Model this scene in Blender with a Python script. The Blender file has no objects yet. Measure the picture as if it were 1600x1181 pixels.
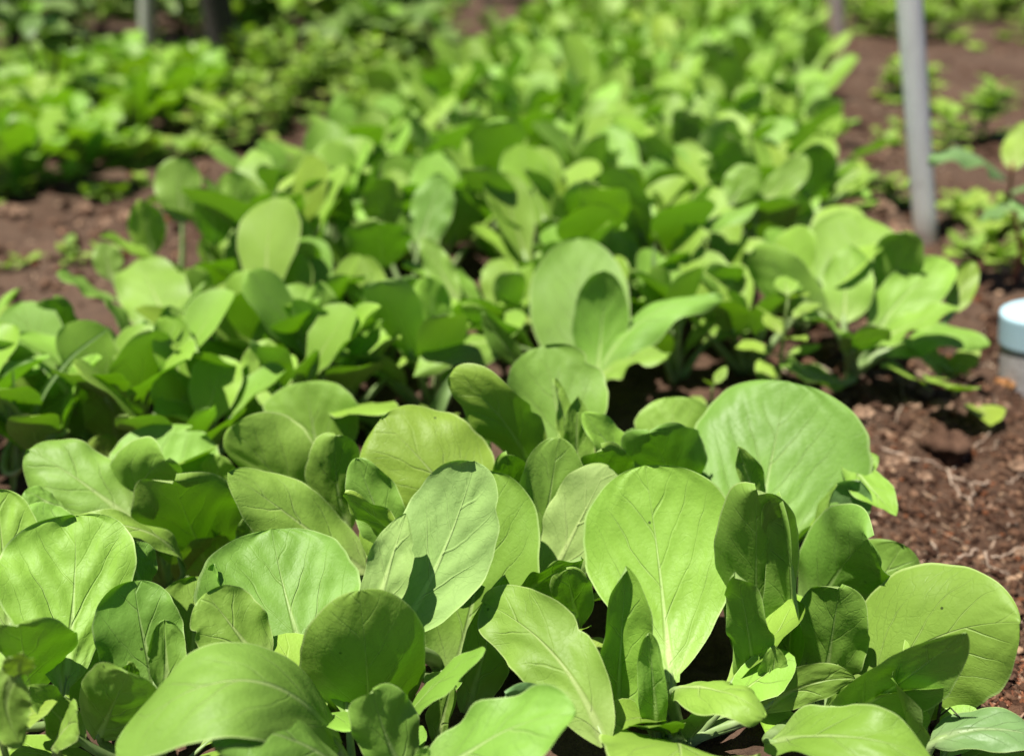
import bpy, math, random
import numpy as np
from mathutils import Vector

# ------------------------------------------------------------------ camera, light, exposure
SC = bpy.context.scene
COL = SC.collection
PITCH = math.radians(24.5)
CAMZ = 0.50
FPX = 1537.0                      # focal length in pixels of the 1600 px wide photograph
cam = bpy.data.cameras.new('camera')
camo = bpy.data.objects.new('camera', cam)
COL.objects.link(camo)
camo.location = (0, 0, CAMZ)
camo.rotation_euler = (math.pi / 2 - PITCH, 0, 0)
cam.sensor_width = 36.0
cam.lens = 36.0 * FPX / 1600.0
cam.clip_start = 0.02
cam.clip_end = 500
cam.dof.use_dof = True
cam.dof.focus_distance = 0.63
cam.dof.aperture_fstop = 3.5
SC.camera = camo

SUN = Vector((-0.34, -0.16, 1.0)).normalized()
sun = bpy.data.lights.new('sun', 'SUN')
sun.energy = 5.0
sun.angle = math.radians(0.6)
sun.color = (1.0, 0.955, 0.88)
suno = bpy.data.objects.new('sun', sun)
COL.objects.link(suno)
suno.rotation_euler = SUN.to_track_quat('Z', 'Y').to_euler()
suno.location = (0, 0, 5)
W = bpy.data.worlds.new('World')
SC.world = W
W.use_nodes = True
nt = W.node_tree
bg = nt.nodes['Background']
sky = nt.nodes.new('ShaderNodeTexSky')
sky.sky_type = 'NISHITA'
sky.sun_disc = False
sky.sun_elevation = math.asin(SUN.z)
sky.sun_rotation = math.atan2(SUN.x, SUN.y)
sky.air_density = 0.55
sky.dust_density = 0.4
sky.ozone_density = 1.0
nt.links.new(sky.outputs[0], bg.inputs[0])
bg.inputs[1].default_value = 0.05
SC.view_settings.view_transform = 'Standard'
SC.view_settings.look = 'None'
SC.view_settings.gamma = 1
SC.view_settings.use_curve_mapping = False
SC.view_settings.exposure = 0.92
SC.render.engine = 'CYCLES'
SC.cycles.use_denoising = True
SC.cycles.max_bounces = 8
SC.cycles.transmission_bounces = 6

rng = random.Random(11)
nrg = np.random.RandomState(5)

# ------------------------------------------------------------------ helpers
SP, CP = math.sin(PITCH), math.cos(PITCH)


def P(px, py, Y):
    """point on the ray of photograph pixel (px,py) at forward distance Y"""
    cx, cy = (px - 800) / FPX, (590.5 - py) / FPX
    d = np.array([cx, cy * SP + CP, cy * CP - SP])
    return np.array([0, 0, CAMZ]) + d * (Y / d[1])


def ground_at(px, py, z=0.0):
    cx, cy = (px - 800) / FPX, (590.5 - py) / FPX
    d = np.array([cx, cy * SP + CP, cy * CP - SP])
    return np.array([0, 0, CAMZ]) + d * ((z - CAMZ) / d[2])


def depth_of(p):
    return p[1] * CP - (p[2] - CAMZ) * SP


_tab = nrg.rand(256, 256)


def vnoise(x, y):
    xi, yi = np.floor(x).astype(int), np.floor(y).astype(int)
    fx, fy = x - xi, y - yi
    fx, fy = fx * fx * (3 - 2 * fx), fy * fy * (3 - 2 * fy)
    a = _tab[xi % 256, yi % 256]; b = _tab[(xi + 1) % 256, yi % 256]
    c = _tab[xi % 256, (yi + 1) % 256]; d = _tab[(xi + 1) % 256, (yi + 1) % 256]
    return (a * (1 - fx) + b * fx) * (1 - fy) + (c * (1 - fx) + d * fx) * fy - 0.5


def fbm(x, y, f, n, gain=0.5):
    r = 0; a = 1.0
    for k in range(n):
        r = r + a * vnoise(x * f + 17.3 * k, y * f + 5.1 * k)
        f *= 2.03; a *= gain
    return r


def bed_left(y):
    return -0.60 + 0.125 * y


def bed_right(y):
    return np.where(y < 1.2, 0.40, 0.40 + 0.27 * (y - 1.2))


def sstep(a, b, x):
    t = np.clip((x - a) / (b - a), 0, 1)
    return t * t * (3 - 2 * t)


def gz(x, y):
    """height of the soil"""
    x = np.asarray(x, float); y = np.asarray(y, float)
    near = np.exp(-np.maximum(y - 1.5, 0) / 2.5)
    h = 0.030 * fbm(x, y, 2.2, 2)
    # shallow furrows beside the bed
    inbed = sstep(bed_left(y) - 0.12, bed_left(y) + 0.05, x) * (1 - sstep(bed_right(y) - 0.02, bed_right(y) + 0.25, x))
    h = h + 0.018 * inbed - 0.012
    # crumbly mound at the edge of the bed on the right
    h = h + 0.028 * np.exp(-(((x - 0.50) / 0.16) ** 2 + ((y - 0.99) / 0.10) ** 2))
    n1 = fbm(x, y, 17, 3, 0.6)
    n2 = fbm(x + 3.1, y + 1.7, 75, 3, 0.6)
    h = h + near * (0.020 * n1 + 0.0075 * np.abs(n2) + 0.003 * n2)
    return h


def mesh_obj(name, verts, faces, mats, parent=None, uv=None, smooth=True, mi=None, uv2=None, col=None, loc=None):
    me = bpy.data.meshes.new(name)
    me.from_pydata([tuple(v) for v in verts], [], [tuple(f) for f in faces])
    if not isinstance(mats, (list, tuple)):
        mats = [mats]
    for m in mats:
        me.materials.append(m)
    if smooth:
        me.polygons.foreach_set('use_smooth', [True] * len(me.polygons))
    if mi is not None:
        me.polygons.foreach_set('material_index', mi)
    if uv is not None or uv2 is not None:
        idx = np.empty(len(me.loops), int)
        me.loops.foreach_get('vertex_index', idx)
        if uv is not None:
            l = me.uv_layers.new(name='uv'); l.data.foreach_set('uv', np.asarray(uv, np.float32)[idx].ravel())
        if uv2 is not None:
            l = me.uv_layers.new(name='real'); l.data.foreach_set('uv', np.asarray(uv2, np.float32)[idx].ravel())
    if col is not None:
        a = me.color_attributes.new('tint', 'FLOAT_COLOR', 'POINT')
        c = np.ones((len(verts), 4), np.float32); c[:, :3] = col
        a.data.foreach_set('color', c.ravel())
    me.update()
    o = bpy.data.objects.new(name, me)
    COL.objects.link(o)
    if parent is not None:
        o.parent = parent
    if loc is not None:
        o.location = loc
    return o


def thing(name, label, cat, loc=(0, 0, 0), group=None):
    o = bpy.data.objects.new(name, None)
    o.empty_display_size = 0.05
    COL.objects.link(o)
    o.location = loc
    tag(o, label, cat, group)
    return o


def tag(o, label=None, cat=None, group=None, kind=None):
    if label: o['label'] = label
    if cat: o['category'] = cat
    if group: o['group'] = group
    if kind: o['kind'] = kind
    return o


# ------------------------------------------------------------------ materials
class NB:
    def __init__(self, name):
        self.m = bpy.data.materials.new(name)
        self.m.use_nodes = True
        self.t = self.m.node_tree
        self.n = self.t.nodes
        self.n.clear()
        self.out = self.n.new('ShaderNodeOutputMaterial')

    def L(self, a, b):
        self.t.links.new(a, b)

    def node(self, typ, **kw):
        x = self.n.new(typ)
        for k, v in kw.items():
            setattr(x, k, v)
        return x

    def put(self, sock, v):
        if hasattr(v, 'is_output') or isinstance(v, bpy.types.NodeSocket):
            self.L(v, sock)
        else:
            sock.default_value = v

    def math(self, op, a, b=0.0, c=None, clamp=False):
        x = self.node('ShaderNodeMath', operation=op, use_clamp=clamp)
        self.put(x.inputs[0], a); self.put(x.inputs[1], b)
        if c is not None: self.put(x.inputs[2], c)
        return x.outputs[0]

    def smooth(self, v, a, b, lo=0.0, hi=1.0):
        x = self.node('ShaderNodeMapRange', interpolation_type='SMOOTHSTEP')
        self.put(x.inputs['Value'], v)
        x.inputs['From Min'].default_value = a; x.inputs['From Max'].default_value = b
        x.inputs['To Min'].default_value = lo; x.inputs['To Max'].default_value = hi
        return x.outputs[0]

    def mix(self, f, a, b, blend='MIX'):
        x = self.node('ShaderNodeMix', data_type='RGBA', blend_type=blend)
        self.put(x.inputs[0], f)
        for s, v in ((x.inputs[6], a), (x.inputs[7], b)):
            self.put(s, (*v, 1) if isinstance(v, tuple) and len(v) == 3 else v)
        return x.outputs[2]

    def noise(self, vec, scale, detail=3, rough=0.5, dist=0.0):
        x = self.node('ShaderNodeTexNoise')
        if vec is not None: self.L(vec, x.inputs['Vector'])
        x.inputs['Scale'].default_value = scale
        x.inputs['Detail'].default_value = detail
        x.inputs['Roughness'].default_value = rough
        x.inputs['Distortion'].default_value = dist
        return x


def leaf_mat(name, front, back, trans, vein, tmix=0.30, rough=0.42, net=0.9, spacing=0.034, fine=True):
    b = NB(name)
    uv = b.node('ShaderNodeUVMap', uv_map='uv')
    rl = b.node('ShaderNodeUVMap', uv_map='real')
    s1 = b.node('ShaderNodeSeparateXYZ'); b.L(uv.outputs[0], s1.inputs[0])
    s2 = b.node('ShaderNodeSeparateXYZ'); b.L(rl.outputs[0], s2.inputs[0])
    u = s1.outputs[0]                                    # 0 at the base, 1 at the tip
    va = b.math('ABSOLUTE', s1.outputs[1])               # 0 midrib, 1 margin
    y, x = s2.outputs[0], s2.outputs[1]
    oi = b.node('ShaderNodeObjectInfo')
    rnd = oi.outputs['Random']
    # coordinates shifted per leaf so that no two share a pattern
    off = b.node('ShaderNodeCombineXYZ'); b.L(b.math('MULTIPLY', rnd, 37.0), off.inputs[2])
    vec = b.node('ShaderNodeVectorMath', operation='ADD'); b.L(rl.outputs[0], vec.inputs[0]); b.L(off.outputs[0], vec.inputs[1])
    vec = vec.outputs[0]
    wob = b.noise(vec, 26, 2).outputs[0]
    wob = b.math('SUBTRACT', wob, 0.5)
    xa = b.math('ABSOLUTE', x)
    # midrib
    mw = b.math('MULTIPLY_ADD', b.math('POWER', b.math('SUBTRACT', 1.0, u, clamp=True), 2.2), 0.0034, 0.00030)
    mid = b.math('MULTIPLY', b.smooth(b.math('DIVIDE', xa, mw), 0.30, 1.25, 1, 0), b.smooth(u, 0.45, 0.98, 1.0, 0.18))
    # side veins sweeping up to the margin
    q = b.math('SUBTRACT', y, b.math('MULTIPLY', xa, 1.65))
    q = b.math('SUBTRACT', q, b.math('MULTIPLY', b.math('MULTIPLY', x, x), 9.0))
    q = b.math('ADD', q, b.math('MULTIPLY', wob, 0.030))
    q = b.math('ADD', q, b.math('MULTIPLY', b.math('SIGN', x), spacing * 0.21))
    q = b.math('ADD', q, b.math('MULTIPLY', rnd, 0.09))
    q = b.math('DIVIDE', q, spacing)
    fr = b.math('ABSOLUTE', b.math('SUBTRACT', b.math('FRACT', q), 0.5))
    lw = b.math('MULTIPLY_ADD', b.math('SUBTRACT', 1.0, va, clamp=True), 0.034, 0.010)
    lat = b.smooth(b.math('DIVIDE', fr, lw), 0.35, 1.3, 1, 0)
    latm = b.math('MULTIPLY', b.math('MULTIPLY', lat, b.smooth(va, 0.30, 1.0, 1.0, 0.05)), b.smooth(u, 0.5, 1.0, 1.0, 0.3))
    latm = b.math('MULTIPLY', latm, b.smooth(b.noise(vec, 30, 1).outputs[0], 0.35, 0.62, 0.25, 1.0))
    veins = b.math('MAXIMUM', mid, latm)
    if fine:
        dv = b.noise(vec, 140, 2)
        vv = b.node('ShaderNodeVectorMath', operation='MULTIPLY_ADD')
        b.L(dv.outputs[1], vv.inputs[0]); vv.inputs[1].default_value = (0.006, 0.006, 0)
        st = b.node('ShaderNodeVectorMath', operation='MULTIPLY'); b.L(vec, st.inputs[0]); st.inputs[1].default_value = (0.62, 1.0, 1.0)
        b.L(st.outputs[0], vv.inputs[2])
        vo = b.node('ShaderNodeTexVoronoi', feature='DISTANCE_TO_EDGE')
        b.L(vv.outputs[0], vo.inputs['Vector']); vo.inputs['Scale'].default_value = 120
        netm = b.smooth(vo.outputs['Distance'], 0.008, 0.055, 1, 0)
        vo2 = b.node('ShaderNodeTexVoronoi', feature='DISTANCE_TO_EDGE')
        b.L(vv.outputs[0], vo2.inputs['Vector']); vo2.inputs['Scale'].default_value = 330
        netm2 = b.smooth(vo2.outputs['Distance'], 0.02, 0.14, 1, 0)
        netm = b.math('MAXIMUM', netm, b.math('MULTIPLY', netm2, 0.35))
        netm = b.math('MULTIPLY', netm, 0.55)
        q2 = b.math('SUBTRACT', y, b.math('MULTIPLY', xa, 0.75))
        q2 = b.math('SUBTRACT', q2, b.math('MULTIPLY', b.math('MULTIPLY', x, x), 7.0))
        q2 = b.math('ADD', q2, b.math('MULTIPLY', wob, 0.034))
        q2 = b.math('ADD', q2, b.math('MULTIPLY', b.math('SUBTRACT', b.noise(vec, 110, 2).outputs[0], 0.5), 0.007))
        q2 = b.math('DIVIDE', q2, 0.0080)
        f2 = b.math('ABSOLUTE', b.math('SUBTRACT', b.math('FRACT', q2), 0.5))
        sec = b.smooth(f2, 0.015, 0.085, 1, 0)
        sec = b.math('MULTIPLY', sec, b.smooth(va, 0.08, 0.35, 0.0, 1.0))
        sec = b.math('MULTIPLY', sec, b.smooth(b.noise(vec, 60, 2).outputs[0], 0.40, 0.60, 0.05, 1.0))
        netm = b.math('MAXIMUM', netm, sec)
        netm = b.math('MULTIPLY', netm, b.smooth(b.noise(vec, 22, 2).outputs[0], 0.3, 0.65, 0.25, 1.0))
    else:
        netm = None
    # base colours
    big = b.noise(vec, 16, 3, 0.55).outputs[0]
    hue = b.node('ShaderNodeHueSaturation')
    fcol = b.mix(b.smooth(big, 0.3, 0.7), tuple(c * 0.90 for c in front), tuple(c * 1.10 for c in front))
    yel = (front[0] * 1.18, front[1] * 1.06, front[2] * 0.8)
    fcol = b.mix(b.math('MULTIPLY', b.smooth(rnd, 0.55, 1.0), 0.7), fcol, yel)
    # towards the petiole the blade is paler and yellower
    fcol = b.mix(b.smooth(u, 0.0, 0.35, 0.35, 0.0), fcol, vein)
    bcol = b.mix(b.smooth(big, 0.3, 0.7), tuple(c * 0.93 for c in back), tuple(c * 1.07 for c in back))
    geo = b.node('ShaderNodeNewGeometry')
    bf = geo.outputs['Backfacing']
    base = b.mix(bf, fcol, bcol)
    if netm is not None:
        base = b.mix(b.math('MULTIPLY', netm, 0.24 * net), base, tuple(c * 0.42 for c in front))
    base = b.mix(b.math('MULTIPLY', latm, 0.30), base, vein)
    base = b.mix(b.math('MULTIPLY', mid, 0.62), base, vein)
    # pale thin margin
    mar = b.smooth(va, 0.955, 0.985)
    base = b.mix(b.math('MULTIPLY', mar, 0.55), base, (0.42, 0.55, 0.20))
    # flea-beetle specks
    sp = b.node('ShaderNodeTexVoronoi'); b.L(vec, sp.inputs['Vector']); sp.inputs['Scale'].default_value = 130
    pick = b.node('ShaderNodeSeparateColor'); b.L(sp.outputs['Color'], pick.inputs[0])
    spk = b.math('MULTIPLY', b.smooth(sp.outputs['Distance'], 0.10, 0.16, 1, 0), b.math('GREATER_THAN', pick.outputs[0], 0.985))
    base = b.mix(b.math('MULTIPLY', spk, 0.85), base, (0.02, 0.03, 0.008))
    b.L(base, hue.inputs['Color'])
    b.put(hue.inputs['Value'], b.smooth(b.math('FRACT', b.math('MULTIPLY', rnd, 7.31)), 0, 1, 0.86, 1.12))
    b.put(hue.inputs['Hue'], b.smooth(b.math('FRACT', b.math('MULTIPLY', rnd, 3.17)), 0, 1, 0.490, 0.508))
    hue.inputs['Saturation'].default_value = 1.0
    # relief
    h = b.math('MULTIPLY', big, 0.8)
    h = b.math('SUBTRACT', h, b.math('MULTIPLY', latm, 1.2))
    h = b.math('SUBTRACT', h, b.math('MULTIPLY', mid, 1.0))
    if netm is not None:
        h = b.math('SUBTRACT', h, b.math('MULTIPLY', netm, 0.22 * net))
    h = b.math('ADD', h, b.math('MULTIPLY', b.noise(vec, 330, 2).outputs[0], 0.35))
    bump = b.node('ShaderNodeBump'); bump.inputs['Strength'].default_value = 0.7
    bump.inputs['Distance'].default_value = 0.0011
    b.L(h, bump.inputs['Height'])
    pr = b.node('ShaderNodeBsdfPrincipled')
    b.L(hue.outputs[0], pr.inputs['Base Color'])
    b.put(pr.inputs['Roughness'], b.math('ADD', b.smooth(big, 0.2, 0.8, rough - 0.05, rough + 0.1), b.math('MULTIPLY', bf, 0.18)))
    pr.inputs['Specular IOR Level'].default_value = 0.30
    b.L(bump.outputs[0], pr.inputs['Normal'])
    tr = b.node('ShaderNodeBsdfTranslucent')
    tc = b.mix(b.math('MULTIPLY', veins, 0.5), trans, tuple(min(1, c * 1.3) for c in trans))
    b.L(tc, tr.inputs['Color']); b.L(bump.outputs[0], tr.inputs['Normal'])
    ms = b.node('ShaderNodeMixShader'); ms.inputs[0].default_value = tmix
    b.L(pr.outputs[0], ms.inputs[1]); b.L(tr.outputs[0], ms.inputs[2])
    b.L(ms.outputs[0], b.out.inputs[0])
    return b.m


def plain_mat(name, c1, c2, scale=20, rough=0.7, bump=0.3, dist=0.002, detail=5, spec=0.3, tintattr=False, trans=None):
    b = NB(name)
    tc = b.node('ShaderNodeTexCoord')
    n = b.noise(tc.outputs['Object'], scale, detail, 0.6)
    c = b.mix(b.smooth(n.outputs[0], 0.3, 0.7), c1, c2)
    if tintattr:
        a = b.node('ShaderNodeVertexColor', layer_name='tint')
        c = b.mix(1.0, c, a.outputs[0], 'MULTIPLY')
    pr = b.node('ShaderNodeBsdfPrincipled')
    b.L(c, pr.inputs['Base Color'])
    pr.inputs['Roughness'].default_value = rough
    pr.inputs['Specular IOR Level'].default_value = spec
    bp = b.node('ShaderNodeBump'); bp.inputs['Strength'].default_value = bump; bp.inputs['Distance'].default_value = dist
    b.L(b.noise(tc.outputs['Object'], scale * 4, detail, 0.65).outputs[0], bp.inputs['Height'])
    b.L(bp.outputs[0], pr.inputs['Normal'])
    if trans:
        t = b.node('ShaderNodeBsdfTranslucent'); t.inputs[0].default_value = (*trans, 1)
        ms = b.node('ShaderNodeMixShader'); ms.inputs[0].default_value = 0.25
        b.L(pr.outputs[0], ms.inputs[1]); b.L(t.outputs[0], ms.inputs[2]); b.L(ms.outputs[0], b.out.inputs[0])
    else:
        b.L(pr.outputs[0], b.out.inputs[0])
    return b.m


def soil_mat():
    b = NB('soil')
    tc = b.node('ShaderNodeTexCoord')
    v = tc.outputs['Object']
    n1 = b.noise(v, 5, 4, 0.6).outputs[0]
    n2 = b.noise(v, 60, 5, 0.7).outputs[0]
    n3 = b.noise(v, 300, 3, 0.7).outputs[0]
    c = b.mix(b.smooth(n2, 0.32, 0.68), (0.034, 0.018, 0.011), (0.095, 0.054, 0.034))
    c = b.mix(b.smooth(n1, 0.45, 0.7, 0, 0.55), c, (0.115, 0.070, 0.045))
    n0 = b.noise(v, 1.7, 4, 0.65).outputs[0]
    c = b.mix(b.smooth(n0, 0.42, 0.62, 0, 0.5), c, (0.122, 0.082, 0.056))
    c = b.mix(b.smooth(b.noise(v, 3.3, 5, 0.7).outputs[0], 0.56, 0.70, 0, 0.55), c, (0.045, 0.028, 0.019))
    c = b.mix(b.smooth(n3, 0.62, 0.75, 0, 0.6), c, (0.22, 0.145, 0.095))
    c = b.mix(b.smooth(n3, 0.26, 0.40, 0.6, 0), c, (0.030, 0.018, 0.013))
    pr = b.node('ShaderNodeBsdfPrincipled')
    b.L(c, pr.inputs['Base Color'])
    pr.inputs['Roughness'].default_value = 0.9
    pr.inputs['Specular IOR Level'].default_value = 0.15
    h = b.math('ADD', b.math('MULTIPLY', n2, 1.0), b.math('MULTIPLY', n3, 0.5))
    bp = b.node('ShaderNodeBump'); bp.inputs['Strength'].default_value = 0.9; bp.inputs['Distance'].default_value = 0.006
    b.L(h, bp.inputs['Height']); b.L(bp.outputs[0], pr.inputs['Normal'])
    b.L(pr.outputs[0], b.out.inputs[0])
    return b.m


LEAF = leaf_mat('bok_choy_leaf', (0.185, 0.330, 0.050), (0.232, 0.345, 0.098), (0.16, 0.44, 0.004), (0.40, 0.51, 0.19), tmix=.20, rough=.50)
LEAF_FAR = leaf_mat('bok_choy_leaf_plain', (0.200, 0.350, 0.046), (0.240, 0.362, 0.085), (0.19, 0.47, 0.004), (0.39, 0.51, 0.16), tmix=.21, rough=.52, fine=False)
WEED = leaf_mat('weed_leaf', (0.220, 0.350, 0.050), (0.240, 0.345, 0.095), (0.25, 0.48, 0.01), (0.34, 0.44, 0.13), tmix=.25, spacing=0.009, fine=False, rough=0.58)
LETT = leaf_mat('lettuce_leaf', (0.200, 0.365, 0.042), (0.230, 0.375, 0.068), (0.22, 0.48, 0.006), (0.36, 0.48, 0.14), tmix=0.28, spacing=0.03, fine=False)
DARKLEAF = leaf_mat('shrub_leaf', (0.130, 0.220, 0.050), (0.17, 0.245, 0.085), (0.16, 0.36, 0.015), (0.20, 0.28, 0.09), tmix=.28, spacing=0.016, fine=False)
BLUELEAF = leaf_mat('seedling_leaf', (0.150, 0.275, 0.095), (0.21, 0.31, 0.14), (0.13, 0.34, 0.04), (0.28, 0.38, 0.17), tmix=.22, spacing=0.012, fine=False)
STALK = plain_mat('petiole', (0.22, 0.33, 0.10), (0.33, 0.44, 0.19), 60, 0.45, 0.2, 0.0006, spec=0.4, trans=(0.30, 0.45, 0.12))
STEM = plain_mat('weed_stem', (0.13, 0.20, 0.05), (0.20, 0.26, 0.08), 60, 0.6, 0.2, 0.0006)
REDSTEM = plain_mat('red_stem', (0.18, 0.045, 0.03), (0.20, 0.10, 0.05), 40, 0.6, 0.2, 0.0006)
BARK = plain_mat('dark_wood', (0.028, 0.026, 0.020), (0.060, 0.052, 0.038), 30, 0.85, 0.6, 0.004)
GRASS = plain_mat('grass_blade', (0.15, 0.25, 0.07), (0.21, 0.31, 0.11), 40, 0.5, 0.15, 0.0005, trans=(0.2, 0.36, 0.05))
SOIL = soil_mat()
CRUMB = plain_mat('soil_crumb', (0.75, 0.75, 0.75), (1.25, 1.2, 1.15), 130, 0.92, 0.8, 0.003, tintattr=True, spec=0.12)
CLOD = plain_mat('soil_clod', (0.062, 0.033, 0.021), (0.145, 0.083, 0.054), 70, 0.92, 0.9, 0.005, spec=0.12)
CLODP = plain_mat('pale_clod', (0.16, 0.098, 0.063), (0.32, 0.21, 0.14), 60, 0.92, 0.8, 0.004, spec=0.12)
ROOT = plain_mat('dry_root', (0.26, 0.18, 0.13), (0.42, 0.33, 0.25), 90, 0.8, 0.4, 0.001)

# ------------------------------------------------------------------ ground: one sheet
def axis(segs):
    out = [segs[0][0]]
    for a, e, d0, d1 in segs:
        x = a; n = max(2, int(round((e - a) / ((d0 + d1) / 2))))
        t = np.linspace(0, 1, n + 1)[1:]
        s = t * (d0 + (d1 - d0) * t / 2); s = s / s[-1]
        out += list(a + (e - a) * s)
    return np.array(out)


gx = axis([(-60, -8, 9, 1.2), (-8, -2.2, 1.2, 0.05), (-2.2, 0.1, 0.028, 0.02), (0.1, 1.05, 0.0055, 0.0055), (1.05, 2.6, 0.012, 0.05), (2.6, 9, 0.05, 1.2), (9, 60, 1.2, 9)])
gy = axis([(-40, -3, 8, 0.8), (-3, 0.38, 0.8, 0.03), (0.38, 1.25, 0.0055, 0.0055), (1.25, 3.2, 0.0065, 0.030), (3.2, 10, 0.03, 0.5), (10, 90, 0.5, 12)])
X, Yg = np.meshgrid(gx, gy)
Z = gz(X, Yg)
V = np.stack([X.ravel(), Yg.ravel(), Z.ravel()], 1)
nx, ny = len(gx), len(gy)
ii = (np.arange(ny - 1)[:, None] * nx + np.arange(nx - 1)[None, :]).ravel()
F = np.stack([ii, ii + 1, ii + nx + 1, ii + nx], 1)
me = bpy.data.meshes.new('ground')
me.vertices.add(len(V)); me.vertices.foreach_set('co', V.astype(np.float32).ravel())
me.loops.add(F.size); me.loops.foreach_set('vertex_index', F.astype(np.int32).ravel())
me.polygons.add(len(F)); me.polygons.foreach_set('loop_start', np.arange(0, F.size, 4, dtype=np.int32))
me.polygons.foreach_set('use_smooth', np.ones(len(F), bool))
me.update(calc_edges=True); me.validate()
me.materials.append(SOIL)
ground = bpy.data.objects.new('ground', me); COL.objects.link(ground)
tag(ground, 'reddish brown crumbly soil around the vegetable bed', kind='structure')

# ------------------------------------------------------------------ leaf meshes
def width_profile(u, a=0.8, e=0.5):
    f = np.power(u + 1e-4, a) * np.power(np.clip(1 - u, 0, 1), e)
    return f / ((a / (a + e)) ** a * (e / (a + e)) ** e)


def blade(C, N, hw, NS, NV, a=0.8, e=0.5, cup=0.3, fold=0.0, wave=0.0, wf=2.5, pucker=0.0, notch=(), serr=0, serr_d=0.08, w0=0.10, seed=0, cupfun=None, asym=0.0, rim=0.0):
    """C: NS+1 centre points, N: normals; returns verts, faces, uv, real"""
    r = random.Random(seed)
    ph = r.uniform(0, 6.28); ph2 = r.uniform(0, 6.28)
    C = np.asarray(C); N = np.asarray(N)
    T = np.gradient(C, axis=0); T /= np.linalg.norm(T, axis=1)[:, None]
    N = N - (N * T).sum(1)[:, None] * T; N /= np.linalg.norm(N, axis=1)[:, None]
    Bn = np.cross(N, T)
    seg = np.linalg.norm(np.diff(C, axis=0), axis=1)
    Ls = np.concatenate([[0], np.cumsum(seg)]); L = Ls[-1]; u = Ls / L
    w = hw * np.maximum(width_profile(u, a, e), w0 * (1 - u) ** 2)
    w[-1] = hw * 0.02
    vv = np.linspace(-1, 1, 2 * NV + 1)
    verts = []; uvs = []; real = []
    q_sp = 0.034
    for i in range(len(C)):
        wl = w[i]
        s = u[i]
        for v in vv:
            sd = 1 if v > 0 else -1
            ww = wl * (1 + asym * v)
            for (s0, ds, dep, side) in notch:
                if side == sd:
                    ww *= 1 - dep * math.exp(-((s - s0) / ds) ** 2)
            if serr:
                ww *= 1 - serr_d * ((s * serr + (0.3 if sd > 0 else 0)) % 1.0) * (1 if abs(v) > 0.6 else 0.4)
            else:
                ww *= 1 + 0.030 * math.sin(s * 8 + ph * 3 + sd) + 0.016 * math.sin(s * 21 + ph * 2 + sd * 2) + 0.008 * math.sin(s * 47 + ph2 * 5 * sd)
            cp = cup if cupfun is None else cupfun(s, v)
            if abs(cp) < 1e-3: cp = 1e-3
            lat = ww * math.sin(cp * v) / cp
            hgt = ww * (1 - math.cos(cp * v)) / cp
            if fold:
                hgt += fold * abs(v) * ww; lat *= math.sqrt(max(0.02, 1 - min(0.98, fold * fold)))
            hgt += wave * L * (abs(v) ** 2.5) * math.sin(6.28 * wf * s + ph + (1.9 if sd > 0 else 0)) * min(1, 3 * s)
            hgt += 0.35 * wave * L * math.sin(6.28 * 1.3 * s + ph2) * abs(v)
            xr = v * ww; yr = Ls[i]
            hgt += rim * ww * abs(v) ** 4 * (1 if sd > 0 else .6)
            if pucker:
                hgt += 0.7 * pucker * float(vnoise(np.array([s * 5 + ph * 9]), np.array([v * 3 + ph2 * 9]))[0]) * 2
                hgt += 0.6 * pucker * float(vnoise(np.array([s * 12 + ph * 5]), np.array([v * 7 + ph2 * 7]))[0]) * 2
                q = (yr - 1.65 * abs(xr) - 9 * xr * xr + sd * q_sp * 0.21) / q_sp + ph
                hgt += pucker * math.cos(6.28318 * q) * (1 - abs(v) ** 3) * min(1, abs(v) * 4) * min(1, (1 - s) * 5)
            verts.append(C[i] + Bn[i] * lat + N[i] * hgt)
            uvs.append((s, v)); real.append((yr, xr))
    m = 2 * NV + 1
    faces = []
    for i in range(len(C) - 1):
        for j in range(m - 1):
            k = i * m + j
            faces.append((k, k + m, k + m + 1, k + 1))
    return np.array(verts), faces, np.array(uvs), np.array(real)


def tube(path, radii, sides=8, flat=1.0, up=(0, 0, 1)):
    path = np.asarray(path); n = len(path)
    T = np.gradient(path, axis=0); T /= np.linalg.norm(T, axis=1)[:, None] + 1e-9
    verts = []; ref = np.array([0.31, 0.2, 0.93])
    for i in range(n):
        a = np.cross(T[i], ref)
        if np.linalg.norm(a) < 1e-3: a = np.cross(T[i], [1, 0, 0])
        a /= np.linalg.norm(a); b = np.cross(T[i], a)
        for k in range(sides):
            t = 2 * math.pi * k / sides
            verts.append(path[i] + radii[i] * (a * math.cos(t) + b * math.sin(t) * flat))
    f = []
    for i in range(n - 1):
        for k in range(sides):
            k2 = (k + 1) % sides
            f.append((i * sides + k, i * sides + k2, (i + 1) * sides + k2, (i + 1) * sides + k))
    f.append(tuple(range(sides - 1, -1, -1)))
    f.append(tuple((n - 1) * sides + k for k in range(sides)))
    return np.array(verts), f


def bez3(a, b, c, d, n):
    t = np.linspace(0, 1, n)[:, None]
    return (1 - t) ** 3 * a + 3 * (1 - t) ** 2 * t * b + 3 * (1 - t) * t * t * c + t ** 3 * d


def tip_spaced(n):
    s = np.linspace(0, 1, n + 1)
    return 1 - (1 - s) ** 1.45


CAMP = np.array([0, 0, CAMZ])
lseed = [0]


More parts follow.
